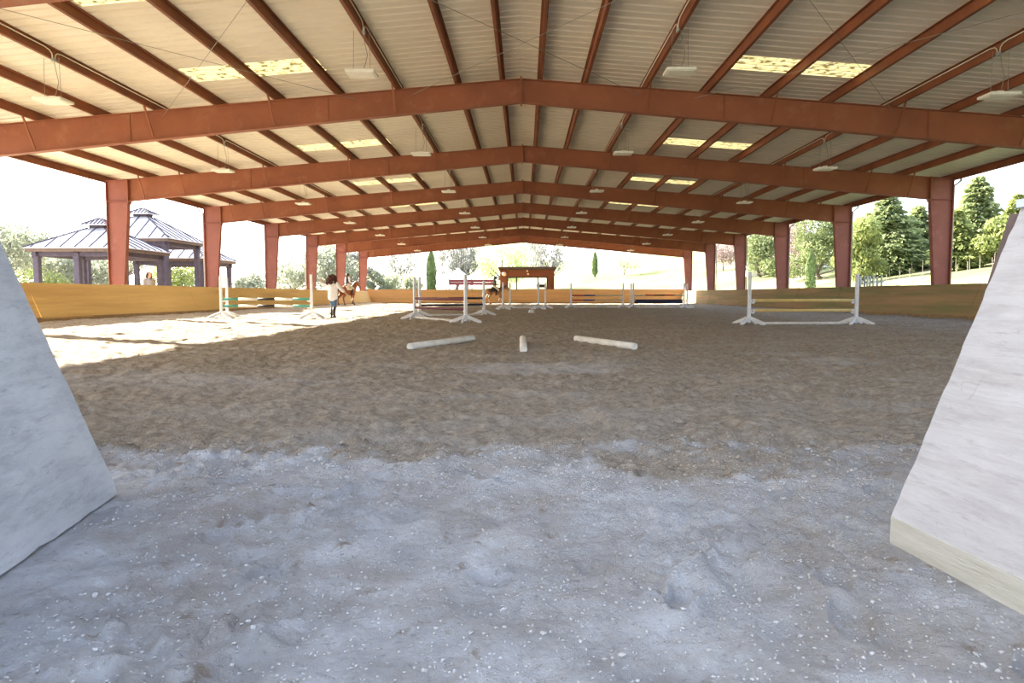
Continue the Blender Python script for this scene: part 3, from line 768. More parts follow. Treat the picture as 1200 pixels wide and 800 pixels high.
def woman():
    p = spot(390.5, 372.6)
    t = thing('person', 'person in white shirt, jeans and dark boots walking away, arms out to the sides', 'person', (p.x, p.y, fz(p.x, p.y)), R(82), None)
    # local frame: x forward, y to her left, z up
    hip = [(0, .085, .86), (0, -.085, .86)]
    kneeL, ankL = Vector((.03, .055, .47)), Vector((-.05, .085, .09))
    kneeR, ankR = Vector((.06, -.035, .47)), Vector((.10, -.095, .085))
    ankL, ankR = Vector((.08, .10, .085)), Vector((-.06, -.06, .10))
    kneeL, kneeR = Vector((.09, .045, .47)), Vector((.05, -.045, .47))
    shL, shR = Vector((0, .175, 1.34)), Vector((0, -.175, 1.34))
    elL, wrL = Vector((-.02, .36, 1.22)), Vector((.08, .47, 1.40))
    elR, wrR = Vector((.02, -.32, 1.12)), Vector((.16, -.44, .98))
    mb = MB()
    chain(mb, [(0, 0, .86), (0, 0, 1.05), (.0, 0, 1.26)], [.125, .105, .125])
    chain(mb, [(0, 0, 1.26), (0, 0, 1.40), (.015, 0, 1.48)], [.10, .055, .05])
    head(mb, (.025, 0, 1.545), (1, .05, -.05))
    for (h, kn, an) in ((hip[0], kneeL, ankL), (hip[1], kneeR, ankR)):
        chain(mb, [h, kn, kn.lerp(an, .35) - Vector((.02, 0, 0)), an], [.085, .055, .055, .036])
        chain(mb, [an + Vector((-.04, 0, -.045)), an + Vector((.06, 0, -.05)), an + Vector((.15, 0, -.06))], [.035, .034, .024])
    for (s_, e, w) in ((shL, elL, wrL), (shR, elR, wrR)):
        chain(mb, [(0, s_.y * .5, 1.37), s_, e, e.lerp(w, .35), w], [.06, .055, .042, .04, .026])
        hand(mb, w, w - e, (1, 0, -.4) if s_.y > 0 else (0, 0, -1))
    fuse('body', mb, SKIN, t, .0065, 3)
    mb = MB()                                                        # loose shirt with three-quarter sleeves
    chain(mb, [(0, 0, .80), (0, 0, 1.02), (0, 0, 1.25)], [.158, .145, .142])
    for q in (-1, 1): chain(mb, [(0, q * .07, .80), (0, q * .08, 1.1), (0, q * .09, 1.30)], [.125, .115, .11])
    for (s_, e, w) in ((shL, elL, wrL), (shR, elR, wrR)): chain(mb, [(0, s_.y * .4, 1.36), s_, e, e.lerp(w, .55)], [.085, .075, .068, .062])
    fuse('shirt', mb, SHIRT_W, t, .012, 4)
    mb = MB()
    chain(mb, [(0, 0, .90), (0, 0, .84)], [.14, .145])
    for (h, kn, an) in ((hip[0], kneeL, ankL), (hip[1], kneeR, ankR)): chain(mb, [h, kn, kn.lerp(an, .15)], [.105, .072, .068])
    fuse('jeans', mb, DENIM, t, .012, 4)
    for (kn, an) in ((kneeL, ankL), (kneeR, ankR)):
        mb = MB(); chain(mb, [kn.lerp(an, .10), kn.lerp(an, .4) - Vector((.02, 0, 0)), an], [.066, .066, .046])
        chain(mb, [an + Vector((-.045, 0, -.04)), an + Vector((.06, 0, -.045)), an + Vector((.17, 0, -.055))], [.045, .042, .03]); fuse('boot', mb, BOOT, t, .01, 3)
    mb = MB(); rs = random.Random(2)                                 # long curly hair, blown to one side
    capsule(mb, (-.015, 0, 1.585), (-.03, 0, 1.55), .112, .115)
    for i in range(70):
        a = rs.uniform(.55, 2 * math.pi - .55); z = rs.uniform(0, 1)
        c = Vector((math.cos(a) * (.10 + .05 * z) - .02, math.sin(a) * (.12 + .075 * z) + .05 * z, 1.62 - .28 * z))
        capsule(mb, c, c + Vector((rs.uniform(-.03, .02), rs.uniform(-.02, .05), rs.uniform(-.06, .01))), rs.uniform(.034, .052), rs.uniform(.018, .034))
    for i in range(8):
        c = Vector((-.02 + rs.uniform(-.04, .04), .13 + rs.uniform(0, .03), 1.50 - rs.uniform(0, .12))); capsule(mb, c, c + Vector((.01, .05, -.05)), .03, .012)
    fuse('hair', mb, HAIR, t, .010, 2)
woman()

def horse(label, loc, rz, coat, legs, mane, tailm, padm, phase=0, head_drop=0.0, kk=1.0, sock=False):
    t = thing('horse', label, 'horse', loc, rz)
    t.scale = (kk, kk, kk)
    mb = MB()
    chain(mb, [(.50, 0, 1.10), (.22, 0, 1.06), (-.12, 0, 1.05), (-.42, 0, 1.13), (-.66, 0, 1.16)], [.24, .285, .30, .265, .25])
    chain(mb, [(.34, 0, 1.36), (.05, 0, 1.24), (-.45, 0, 1.30), (-.70, 0, 1.22)], [.13, .12, .12, .14])    # withers, back and croup
    hd = head_drop
    chain(mb, [(.52, 0, 1.20), (.72, 0, 1.45 - hd * .5), (.90, 0, 1.66 - hd)], [.21, .155, .115])
    chain(mb, [(.40, 0, 1.36), (.70, 0, 1.58 - hd * .5), (.92, 0, 1.75 - hd)], [.10, .08, .075])
    chain(mb, [(.95, 0, 1.70 - hd), (1.08, 0, 1.56 - hd), (1.24, 0, 1.33 - hd), (1.29, 0, 1.27 - hd)], [.105, .10, .065, .058])
    chain(mb, [(.96, 0, 1.58 - hd), (1.08, 0, 1.47 - hd)], [.085, .06])      # jowl
    for q in (-1, 1):
        capsule(mb, (.94, q * .055, 1.80 - hd), (.965, q * .065, 1.91 - hd), .028, .010)
        capsule(mb, (1.06, q * .075, 1.60 - hd), (1.07, q * .078, 1.59 - hd), .022)
    def leg(front, q, dx, lift):
        if front:
            pts = [(.46, q * .13, 1.02), (.44, q * .15, .86), (.47 + dx * .5, q * .14, .50 + lift * .4), (.46 + dx - lift * .6, q * .14, .16 + lift), (.50 + dx - lift * .6, q * .14, .09 + lift)]
            rad = [.15, .105, .056, .036, .04]
        else:
            pts = [(-.58, q * .14, 1.10), (-.46 + dx * .3, q * .17, .86), (-.74 + dx * .7, q * .145, .56 + lift * .5), (-.70 + dx - lift * .3, q * .14, .17 + lift), (-.66 + dx - lift * .3, q * .14, .09 + lift)]
            rad = [.21, .145, .062, .038, .042]
        chain(mb, pts, rad)
        e = Vector(pts[-1]); chain(mb, [e, e + Vector((.035, 0, -.05))], [.045, .052])
        return e
    ends = [leg(True, 1, .22, .0), leg(True, -1, -.12, .12), leg(False, 1, -.16, .04), leg(False, -1, .2, 0)]
    body = fuse('body', mb, coat, t, .016, 5)
    for e in ends:
        mb = MB(); mb.path([e + Vector((.0, 0, .0)), e + Vector((.03, 0, -.045)), e + Vector((.045, 0, -.088))], [.050, .058, .066], 14); mb.build('hoof', BOOT, t, True)
    mb = MB(); rs = random.Random(3)
    for i in range(26):
        u = i / 25; b_ = Vector((.40, 0, 1.46)).lerp(Vector((.95, 0, 1.84 - hd)), u); b_.z += .0
        capsule(mb, b_, b_ + Vector((-.02, -.085, -.10)) + Vector((rs.uniform(-.03, .03), rs.uniform(-.02, .02), rs.uniform(-.05, 0))), .028, .014)
    fuse('mane', mb, mane, t, .014, 2)
    mb = MB()
    for i in range(14):
        a = rs.uniform(-.05, .05); bl = rs.uniform(-.05, .05)
        chain(mb, [(-.88, a * .3, 1.27), (-1.02, a, 1.12 + bl), (-1.08 + bl, a * 1.6, .82), (-1.04 + bl * 1.5, a * 1.6, .48 + bl)], [.04, .038, .034, .015])
    fuse('tail', mb, tailm, t, .014, 2)
    mb = MB()                                                        # saddle pad over the barrel
    vs = []; fs = []; na = 14
    for xi in (-.36, -.1, .2):
        for j in range(na + 1):
            a = R(-78 + 156 * j / na); r_ = .335 if xi > -.2 else .325
            vs.append((xi, math.sin(a) * r_ * 1.0, 1.06 + math.cos(a) * r_ * (.98 + .12 * math.cos(a)) + (.03 if abs(a) < .6 else 0)))
    for i in range(2):
        for j in range(na): k0 = i * (na + 1) + j; fs.append((k0, k0 + 1, k0 + na + 2, k0 + na + 1))
    mb.add(vs, fs); o = mb.build('saddle_pad', padm, t, True); sm = o.modifiers.new('thick', 'SOLIDIFY'); sm.thickness = .025; sm.offset = 1
    mb = MB(); chain(mb, [(-.32, 0, 1.47), (-.12, 0, 1.42), (.12, 0, 1.46), (.17, 0, 1.51)], [.06, .10, .07, .035])
    for q in (-1, 1): chain(mb, [(.0, q * .16, 1.40), (.06, q * .33, 1.10), (.08, q * .35, 1.0)], [.06, .03, .025])
    fuse('saddle', mb, BOOT, t, .015, 3)
    mb = MB(); mb.path([(.1, .33, 1.0), (.1, .2, .80), (.1, 0, .755), (.1, -.2, .80), (.1, -.33, 1.0)], .018, 6); mb.build('girth', BOOT, t)
    mb = MB()
    for (a0, b0) in (((.95, 1.83), (1.02, 1.45)), ((1.17, 1.50), (1.16, 1.30))):
        for q in (-1, 1): mb.path([(a0[0], q * .07, a0[1] - hd - .02), ((a0[0] + b0[0]) / 2, q * .108, (a0[1] + b0[1]) / 2 - hd), (b0[0], q * .07, b0[1] - hd)], .010, 6)
    for q in (-1, 1): mb.path([(1.21, q * .07, 1.34 - hd), (.75, q * .17, 1.42 - hd * .5), (.42, q * .12, 1.58)], .008, 6)
    mb.build('bridle', BOOT, t)
    return t
def rider(label, loc, rz, top, sleeve, kk=1.0, hair=HAIRD, helmet=True, lean=0.0):
    """seated astride; local origin on the ground under the saddle of a horse of height kk"""
    t = thing('person', label, 'person', loc, rz); sz = 1.50 * kk
    hipz = sz + .07
    mb = MB(); X = -.06; L2 = lean
    chain(mb, [(X, 0, hipz), (X + .02 + L2 * .4, 0, hipz + .2), (X + .03 + L2, 0, hipz + .42)], [.125, .11, .125])
    chain(mb, [(X + .03 + L2, 0, hipz + .42), (X + .04 + L2, 0, hipz + .58), (X + .06 + L2, 0, hipz + .64)], [.10, .055, .05])
    head(mb, (X + .075 + L2, 0, hipz + .71), (1, 0, -.05))
    J = []
    for q in (-1, 1):
        sh = Vector((X + .03 + L2, q * .18, hipz + .48)); el = Vector((X + .04 + L2, q * .235, hipz + .20)); wr = Vector((X + .30 + L2 * .5, q * .12, hipz + .14))
        chain(mb, [(X + .03 + L2, q * .09, hipz + .50), sh, el, el.lerp(wr, .35), wr], [.06, .055, .042, .040, .026]); hand(mb, wr, wr - el, (-.2, -q, -.3), .1, 1.3)
        hp = Vector((X, q * .10, hipz)); kn = Vector((.26, q * .33, hipz - .30)); an = Vector((.04, q * .37, hipz - .70))
        chain(mb, [hp, kn, kn.lerp(an, .35) - Vector((.03, 0, 0)), an], [.09, .06, .056, .036]); chain(mb, [an + Vector((-.04, 0, -.05)), an + Vector((.06, 0, -.045)), an + Vector((.14, 0, -.04))], [.035, .034, .025])
        J.append((sh, el, wr, hp, kn, an))
    fuse('body', mb, SKIN, t, .008, 3)
    mb = MB(); chain(mb, [(X, 0, hipz + .02), (X + .02 + L2 * .4, 0, hipz + .2), (X + .03 + L2, 0, hipz + .42)], [.148, .135, .145])
    for q in (-1, 1): chain(mb, [(X + .01, q * .05, hipz + .03), (X + .03 + L2, q * .08, hipz + .46)], [.115, .10])
    fuse('vest' if sleeve is not top else 'jacket', mb, top, t, .013, 4)
    for (sh, el, wr, hp, kn, an) in J:
        mb = MB(); chain(mb, [sh, el, el.lerp(wr, .88)], [.075, .06, .042]); fuse('sleeve', mb, sleeve, t, .012, 3)
    mb = MB(); capsule(mb, (X, 0, hipz), (X, 0, hipz - .03), .142)
    for (sh, el, wr, hp, kn, an) in J: chain(mb, [hp, kn, kn.lerp(an, .25)], [.108, .074, .066])
    fuse('breeches', mb, BREECH, t, .013, 4)
    for (sh, el, wr, hp, kn, an) in J:
        mb = MB(); chain(mb, [kn.lerp(an, .15), kn.lerp(an, .45) - Vector((.03, 0, 0)), an], [.066, .066, .046]); chain(mb, [an + Vector((-.045, 0, -.045)), an + Vector((.06, 0, -.04)), an + Vector((.16, 0, -.035))], [.045, .042, .03]); fuse('boot', mb, BOOT, t, .011, 3)
    c = Vector((X + .065 + L2, 0, hipz + .75))
    mb = MB(); mb.ball(c, .125, 16, 10, (1.1, .95, .80)); mb.beam(c + Vector((.09, 0, -.02)), c + Vector((.19, 0, -.045)), .15, .014); fuse('helmet', mb, HELM, t, .009, 3)
    mb = MB(); chain(mb, [c + Vector((-.10, 0, -.05)), c + Vector((-.12, 0, -.14)), c + Vector((-.10, 0, -.24))], [.05, .045, .03]); fuse('hair', mb, hair, t, .01, 2)
    return t
BAY = mat('bay_coat', (.36, .13, .055, 1), (.27, .09, .04, 1), 3, .55); BLACKH = mat('black_horsehair', (.02, .014, .012, 1), None, rough=.6)
DUN = mat('buckskin_coat', (.36, .18, .07, 1), (.11, .05, .025, 1), 1.6, .55, lo=.42, hi=.58); WHITEH = mat('white_horsehair', (.78, .74, .66, 1), None, rough=.6)
PADY = mat('pale_yellow_pad', (.74, .66, .40, 1), (.66, .6, .5, 1), 3, .8); PADW = mat('dark_pad', (.035, .03, .03, 1), None, rough=.8)
pA = at_d(408, 356.5, 52.0); pA.z = float(floor_base(pA.x, pA.y))
horse('bay horse with black tail trotting away along the left kick wall', pA, R(56), BAY, None, BLACKH, BLACKH, PADY, kk=1.0)
rider('person riding the bay horse, charcoal vest over white sleeves, black helmet', pA, R(56), VEST, SHIRT_W, 1.0)
pB = at_d(580.5, 354.0, 60.5); pB.z = float(floor_base(pB.x, pB.y))
horse('brown and tan horse with white tail passing the far kick wall', pB, R(4), DUN, None, BLACKH, WHITEH, PADW, kk=1.0, head_drop=.12)
rider('person riding the tan horse at the far wall, dark top and black helmet', pB, R(4), TOPG, TOPG, 1.0)

def bystander():
    p = at_d(175.5, 345, 29.5); p.z = .16
    t = thing('person', 'dark-haired person in grey shirt standing behind the left kick wall', 'person', p, R(-35))
    mb = MB(); chain(mb, [(0, 0, .90), (0, 0, 1.1), (0, 0, 1.33)], [.13, .115, .13]); chain(mb, [(0, 0, 1.33), (0, 0, 1.48), (.02, 0, 1.55)], [.10, .055, .05]); head(mb, (.03, 0, 1.625), (1, 0, -.1))
    J = []
    for q in (-1, 1):
        sh = Vector((0, q * .19, 1.40)); el = Vector((-.02, q * .24, 1.12)); wr = Vector((.16, q * .16, .98))
        chain(mb, [(0, q * .1, 1.42), sh, el, el.lerp(wr, .35), wr], [.06, .058, .043, .042, .027]); hand(mb, wr, wr - el, (0, -q, -.2), .1, .7)
        hp = Vector((0, q * .09, .90)); kn = Vector((.03, q * .10, .49)); an = Vector((-.02, q * .11, .09))
        chain(mb, [hp, kn, an], [.09, .058, .038]); chain(mb, [an + Vector((-.04, 0, -.05)), an + Vector((.15, 0, -.06))], [.035, .025]); J.append((sh, el, wr, hp, kn, an))
    fuse('body', mb, SKIN, t, .009, 3)
    mb = MB(); chain(mb, [(0, 0, .93), (0, 0, 1.1), (0, 0, 1.33)], [.152, .14, .15])
    for (sh, el, wr, hp, kn, an) in J: chain(mb, [(0, sh.y * .45, 1.40), sh, el, el.lerp(wr, .5)], [.085, .075, .06, .055])
    fuse('shirt', mb, GREYT, t, .013, 4)
    mb = MB(); capsule(mb, (0, 0, .92), (0, 0, .88), .142)
    for (sh, el, wr, hp, kn, an) in J: chain(mb, [hp, kn, kn.lerp(an, .9)], [.108, .075, .055])
    fuse('trousers', mb, DENIM, t, .013, 4)
    for (sh, el, wr, hp, kn, an) in J:
        mb = MB(); chain(mb, [an + Vector((-.045, 0, -.045)), an + Vector((.16, 0, -.055))], [.045, .033]); fuse('shoe', mb, BOOT, t, .01, 2)
    mb = MB(); rs = random.Random(9); capsule(mb, (-.02, 0, 1.665), (-.03, 0, 1.63), .108)
    for i in range(40):
        a = rs.uniform(.7, 2 * math.pi - .7); z = rs.uniform(0, 1); c = Vector((math.cos(a) * .10 - .015, math.sin(a) * .10, 1.68 - .22 * z)); capsule(mb, c, c + Vector((0, 0, -.05)), .032, .02)
    fuse('hair', mb, HAIRD, t, .011, 2)
bystander()

# ------------------------------------------------------------------ the land outside
def terrain(x, y):
    x = np.asarray(x, float); y = np.asarray(y, float)
    z = .16 + .17 * np.maximum(0, x - 21) * sstep(21, 34, x) * (1 - .45 * sstep(60, 130, x))
    z = z + .075 * np.maximum(0, y - 82) * sstep(-30, 10, x)
    z = z + .02 * np.maximum(0, -x - 45)
    z = z + .25 * (fbm(x, y, 9., 3, 71) - .45) * sstep(17, 24, np.maximum(np.abs(x), (y - 50)))
    inner = (np.abs(x) < 15.3) & (y > -9) & (y < 65.2)
    z = np.where(inner | ((y < 2.3) & (np.abs(x) < 24)), -.6, z)
    return z
def tz(x, y): return float(terrain(np.array([x]), np.array([y]))[0])
FIELD = mat('dry_grass_field', (.17, .185, .075, 1), (.12, .155, .045, 1), .35, .95, .05, 4, world=True, c3=(.24, .22, .13, 1), c3scale=.12, c3lo=.45, c3hi=.6)
tx = np.concatenate([np.linspace(-170, -16.5, 84), np.linspace(-15.6, 15.6, 26), np.linspace(16.5, 170, 84)])
ty = np.concatenate([np.linspace(-40, 1.4, 24), np.linspace(2.6, 64.8, 34), np.linspace(65.6, 260, 90)])
gx, gy = np.meshgrid(tx, ty); tme = grid_mesh('terrain', gx, gy, terrain(gx, gy)); tme.polygons.foreach_set('use_smooth', [True] * len(tme.polygons))
BOUNCE_LOT = mat('pale_bounce_ground', (.62, .56, .43, 1), (.52, .47, .36, 1), .8, .95, .02, 9, world=True)
tme.materials.append(FIELD); tme.materials.append(BOUNCE_LOT)                 # unseen ground on the left, made pale to bounce light onto the ceiling
cx_ = (gx[:-1, :-1] + gx[1:, 1:]) / 2; cy_ = (gy[:-1, :-1] + gy[1:, 1:]) / 2
tme.polygons.foreach_set('material_index', ((cx_ < -15.5 - .0 * cy_) & (cx_ > -60) & (cy_ < 75)).ravel().astype(np.int32))
tag(link_mesh('field_ground', tme, FIELD), 'bright grassy field and slope around the arena', kind='structure')

def cards(name, C, Nrm, L, W, m, parent, bend=.25, T=None):
    """leaf sprays: folded lozenges at C with long axis T"""
    n = len(C); rg = np.random.default_rng(n)
    if T is None: T = rg.normal(size=(n, 3))
    T = T / np.linalg.norm(T, axis=1, keepdims=True)
    B = np.cross(Nrm, T); B /= (np.linalg.norm(B, axis=1, keepdims=True) + 1e-9); Nn = np.cross(T, B)
    L = L[:, None]; W = W[:, None]
    v = np.stack([C - T * L * .5, C + B * W * .5 + Nn * W * bend, C + T * L * .5, C - B * W * .5 + Nn * W * bend], 1).reshape(-1, 3)
    q = np.arange(n)[:, None] * 4
    f = np.concatenate([np.concatenate([q, q + 1, q + 2], 1), np.concatenate([q, q + 2, q + 3], 1)])
    me = bpy.data.meshes.new(name)
    me.vertices.add(len(v)); me.vertices.foreach_set('co', v.ravel())
    me.loops.add(f.size); me.loops.foreach_set('vertex_index', f.ravel().astype(np.int32))
    me.polygons.add(len(f)); me.polygons.foreach_set('loop_start', (np.arange(len(f)) * 3).astype(np.int32)); me.update(calc_edges=True)
    return link_mesh(name, me, m, parent)
def leafmat(name, c1, c2, tr=.35, scale=.9):
    m = mat(name, c1 + (1,), c2 + (1,), scale, .7, lo=.3, hi=.7); nt = m.node_tree; N = nt.nodes; L = nt.links
    b = N['Principled BSDF']; t = N.new('ShaderNodeBsdfTranslucent'); x = N.new('ShaderNodeMixShader'); x.inputs[0].default_value = tr
    src = b.inputs['Base Color'].links[0].from_socket; L.new(src, t.inputs['Color'])
    L.new(b.outputs[0], x.inputs[1]); L.new(t.outputs[0], x.inputs[2]); L.new(x.outputs[0], N['Material Output'].inputs['Surface']); return m
CONIF = leafmat('fir_needles', (.40, .46, .22), (.14, .19, .085), .45, 1.6); OAK = leafmat('oak_leaves', (.26, .30, .14), (.10, .14, .06), .4, 1.4); YELG = leafmat('spring_leaves', (.36, .40, .15), (.17, .22, .07), .4, 1.4)
OLIVE = leafmat('olive_leaves', (.40, .42, .33), (.20, .23, .16), .45, 1.4); GUM = leafmat('eucalyptus_leaves', (.33, .33, .31), (.17, .18, .165), .4); WILLOW = leafmat('pale_willow_leaves', (.66, .72, .46), (.52, .62, .32), .5)  # olive leaf colour paled in place of haze and backlit glow
CYP = leafmat('cypress_needles', (.24, .32, .13), (.07, .12, .04), .25, 2.2); PLUM = leafmat('plum_leaves', (.46, .37, .35), (.33, .25, .24)); PALE = leafmat('pale_shrub_leaves', (.56, .58, .42), (.40, .44, .30), .45)
BARK = mat('grey_bark', (.16, .13, .11, 1), (.09, .075, .065, 1), 3, .9, .02, 12)
def tree(name, label, cat, px, D, htop_px, kind, width, m, group, n=4200, leaf=.30, seed=0, base_z=None):
    """px: picture column of the trunk, D: distance, htop_px: picture row of the crown's top"""
    p = at_d(px, 345, D); z0 = tz(p.x, p.y) if base_z is None else base_z
    H = at_d(px, htop_px, D).z - z0
    g = np.random.default_rng(seed + 11)
    root = thing(name, label, cat, (p.x, p.y, z0), g.random() * 6, group)
    Wd = width / 2
    if kind == 'conifer':
        mb = MB(); mb.path([(0, 0, -.3), (.03, 0, H * .5), (0, 0, H * .98)], [H * .022, H * .014, .02], 8); mb.build('trunk', BARK, root)
        t = g.random(n) ** 1.35 * .94 + .03
        whor = np.floor(t * 17 + g.random(n) * .35) / 17
        a = g.integers(0, 9, n) * (2 * np.pi / 9) + whor * 40 + g.normal(size=n) * .16
        reach = Wd * (1 - t) ** .62 * (.55 + .65 * vnoise(a * 1.5 + 20, whor * 30, seed)) * np.where(t < .12, .75, 1)
        r = reach * np.sqrt(g.random(n))
        C = np.stack([np.cos(a) * r, np.sin(a) * r, H * (.06 + .94 * whor) + .08 * H * (1 - t) * 0 - .16 * r + g.normal(size=n) * .10 + .05 * r * r / Wd], 1)
        T = np.stack([np.cos(a) + g.normal(size=n) * .35, np.sin(a) + g.normal(size=n) * .35, -.25 + g.normal(size=n) * .2], 1)
        Nn = np.stack([g.normal(size=n) * .5, g.normal(size=n) * .5, np.ones(n)], 1)
        cards('foliage', C, Nn, leaf * (1.2 + g.random(n)), leaf * (.5 + .4 * g.random(n)), m, root, T=T)
    elif kind == 'cypress':
        mb = MB(); mb.path([(0, 0, -.3), (0, 0, H * .9)], [.12, .03], 8); mb.build('trunk', BARK, root)
        t = g.random(n); prof = np.clip(t * 7, .35, 1) * np.clip((1 - t) * 3.2, 0, 1) ** .6
        a = g.random(n) * 6.283; r = Wd * prof * (.75 + .25 * g.random(n)) * (.8 + .3 * vnoise(a * 2, t * 12, seed))
        C = np.stack([np.cos(a) * r, np.sin(a) * r, H * (.05 + .95 * t)], 1)
        T = np.stack([np.cos(a) * .3 + g.normal(size=n) * .2, np.sin(a) * .3 + g.normal(size=n) * .2, np.ones(n)], 1)
        Nn = np.stack([np.cos(a), np.sin(a), g.normal(size=n) * .3], 1)
        cards('foliage', C, Nn, leaf * (.8 + g.random(n)), leaf * .45 * (.6 + g.random(n)), m, root, T=T)
    else:
        hi = {'broad': .30, 'gum': .34, 'shrub': .05, 'willow': .18}[kind]
        nb = {'broad': 15, 'gum': 17, 'shrub': 10, 'willow': 14}[kind]
        mb = MB(); cen = []
        fork = Vector((g.normal() * .1 * Wd, g.normal() * .1 * Wd, H * hi))
        mb.path([(0, 0, -.3), fork * .5 + Vector((0, 0, 0)), fork], [H * .035, H * .028, H * .022], 8)
        for i in range(nb):
            a = i * 2.4 + g.random() * .8; u = (i + .5) / nb; zc = hi + (1 - hi) * (.12 + .76 * u)
            rad = Wd * math.sqrt(max(.05, 1 - ((zc - .62) / .46) ** 2)) * (.35 + .45 * g.random())
            if kind == 'shrub': rad = Wd * (.2 + .6 * g.random()) * (1.1 - u * .7)
            c = Vector((math.cos(a) * rad, math.sin(a) * rad, H * zc * .97)); cen.append((c, Wd * (.30 + .18 * g.random()) * (1.1 if kind == 'shrub' else 1)))
            mid = fork.lerp(c, .5) + Vector((0, 0, -.04 * H)); mb.path([fork, mid, c], [H * .014, H * .009, .015], 6, False)
        mb.build('trunk', BARK, root)
        idx = g.integers(0, nb, n); c0 = np.array([c[:] for c, r in cen])[idx]; r0 = np.array([r for c, r in cen])[idx]
        d = g.normal(size=(n, 3)); d /= np.linalg.norm(d, axis=1, keepdims=True)
        sp = {'broad': .55, 'gum': .25, 'shrub': .5, 'willow': .3}[kind]
        C = c0 + d * (r0 * (sp + (1 - sp) * g.random(n)))[:, None] * np.array([1, 1, .8 if kind != 'gum' else .95])
        C[:, 2] = np.maximum(C[:, 2], .12 + .12 * g.random(n))
        T = None
        if kind in ('gum', 'willow'): T = np.stack([g.normal(size=n) * .35, g.normal(size=n) * .35, -np.ones(n)], 1)
        Nn = d + g.normal(size=(n, 3)) * .5
        wl = .35 if kind in ('gum', 'willow') else .6
        cards('foliage', C, Nn, leaf * (.7 + .7 * g.random(n)), leaf * wl * (.7 + .6 * g.random(n)), m, root, T=T)
    return root
GR = 'trees right of the arena'; GB = 'trees beyond the far end'; GL = 'trees left of the arena'
# right slope
tree('fir_tree', 'tall fir tree on the right slope, seen beside the pale wing', 'tree', 1141, 66, 204, 'conifer', 7.0, CONIF, GR, 9000, .34, 1)
tree('fir_tree', 'young fir tree right of the tallest one, tip just above the pale wing', 'tree', 1187, 70, 226, 'conifer', 5.6, YELG, GR, 5000, .32, 2)
tree('fir_tree', 'broad fir tree left of the nearest right steel column, taller of two', 'tree', 1037, 72, 226, 'conifer', 10.5, CONIF, GR, 10000, .36, 3)
tree('fir_tree', 'smaller fir tree touching the nearest right steel column', 'tree', 1073, 74, 240, 'conifer', 7.0, CONIF, GR, 6000, .34, 4)
tree('leafy_tree', 'yellow-green leafy tree left of the broad fir', 'tree', 1008, 66, 248, 'shrub', 5.0, YELG, GR, 6500, .30, 5)
tree('fir_tree', 'yellow-green fir right of the nearest right column, below the tall fir', 'tree', 1118, 62, 244, 'conifer', 5.2, YELG, GR, 5500, .32, 6)
tree('leafy_tree', 'yellow-green bushy tree at the foot of the young fir, next to the pale wing', 'tree', 1168, 60, 252, 'shrub', 5.4, YELG, GR, 6000, .30, 7)
tree('oak_tree', 'dark green oak between the second and third right columns', 'tree', 962, 84, 248, 'shrub', 9.0, OAK, GR, 6500, .36, 8)
tree('plum_tree', 'pinkish plum tree left of the dark green oak', 'tree', 931, 92, 254, 'shrub', 6.5, PLUM, GR, 3600, .34, 9)
tree('oak_tree', 'rounded olive-green tree between the third and fourth right columns', 'tree', 892, 98, 268, 'shrub', 8.5, OAK, GR, 4500, .38, 10)
tree('cypress', 'small narrow cypress before the white shed on the right', 'tree', 949.5, 62, 294, 'cypress', .9, CYP, GR, 1500, .2, 11)
tree('plum_tree', 'faint pinkish tree between the fourth and fifth right columns', 'tree', 847, 118, 284, 'broad', 7, PLUM, GR, 2200, .4, 12)
# beyond the far end
tree('cypress', 'dark green columnar cypress beyond the far wall, left of the spread jump', 'tree', 505.5, 82, 294, 'cypress', 1.25, CYP, GB, 4500, .22, 13)
tree('cypress', 'thin distant cypress standing alone right of the booth', 'tree', 697, 140, 296, 'cypress', 1.1, CYP, GB, 1600, .4, 14)
tree('eucalyptus', 'tall grey-green eucalyptus right of the columnar cypress', 'tree', 533, 98, 277, 'gum', 6.2, GUM, GB, 2000, .42, 15)
tree('eucalyptus', 'grey-green eucalyptus touching the tall one, nearer the white tent', 'tree', 547, 102, 279, 'gum', 4.6, GUM, GB, 1500, .42, 16)
tree('eucalyptus', 'spreading grey tree left of the columnar cypress', 'tree', 470, 104, 288, 'gum', 8, GUM, GB, 1500, .42, 17)
tree('willow_tree', 'large pale yellow-green tree behind the rider at the far wall', 'tree', 590, 108, 276, 'willow', 12.5, WILLOW, GB, 9000, .42, 18)
tree('eucalyptus', 'dark grey tree with open crown behind the booth roof', 'tree', 641, 96, 276, 'gum', 7.4, GUM, GB, 1900, .42, 19)
tree('leafy_tree', 'pale leafy tree right of the thin distant cypress', 'tree', 731, 150, 298, 'gum', 9, PALE, GB, 1500, .5, 20)
tree('shrub', 'rounded grey-green bush next to the far left steel column', 'bush', 438, 84, 312, 'shrub', 3.6, OLIVE, GB, 2200, .3, 21)
tree('shrub', 'pale bush left of the spread jump, beyond the far wall', 'bush', 458, 86, 319, 'shrub', 4.2, PALE, GB, 2400, .3, 22)
tree('shrub', 'pale bush behind the left posts of the spread jump', 'bush', 482, 84, 321, 'shrub', 4, PALE, GB, 2200, .3, 23)
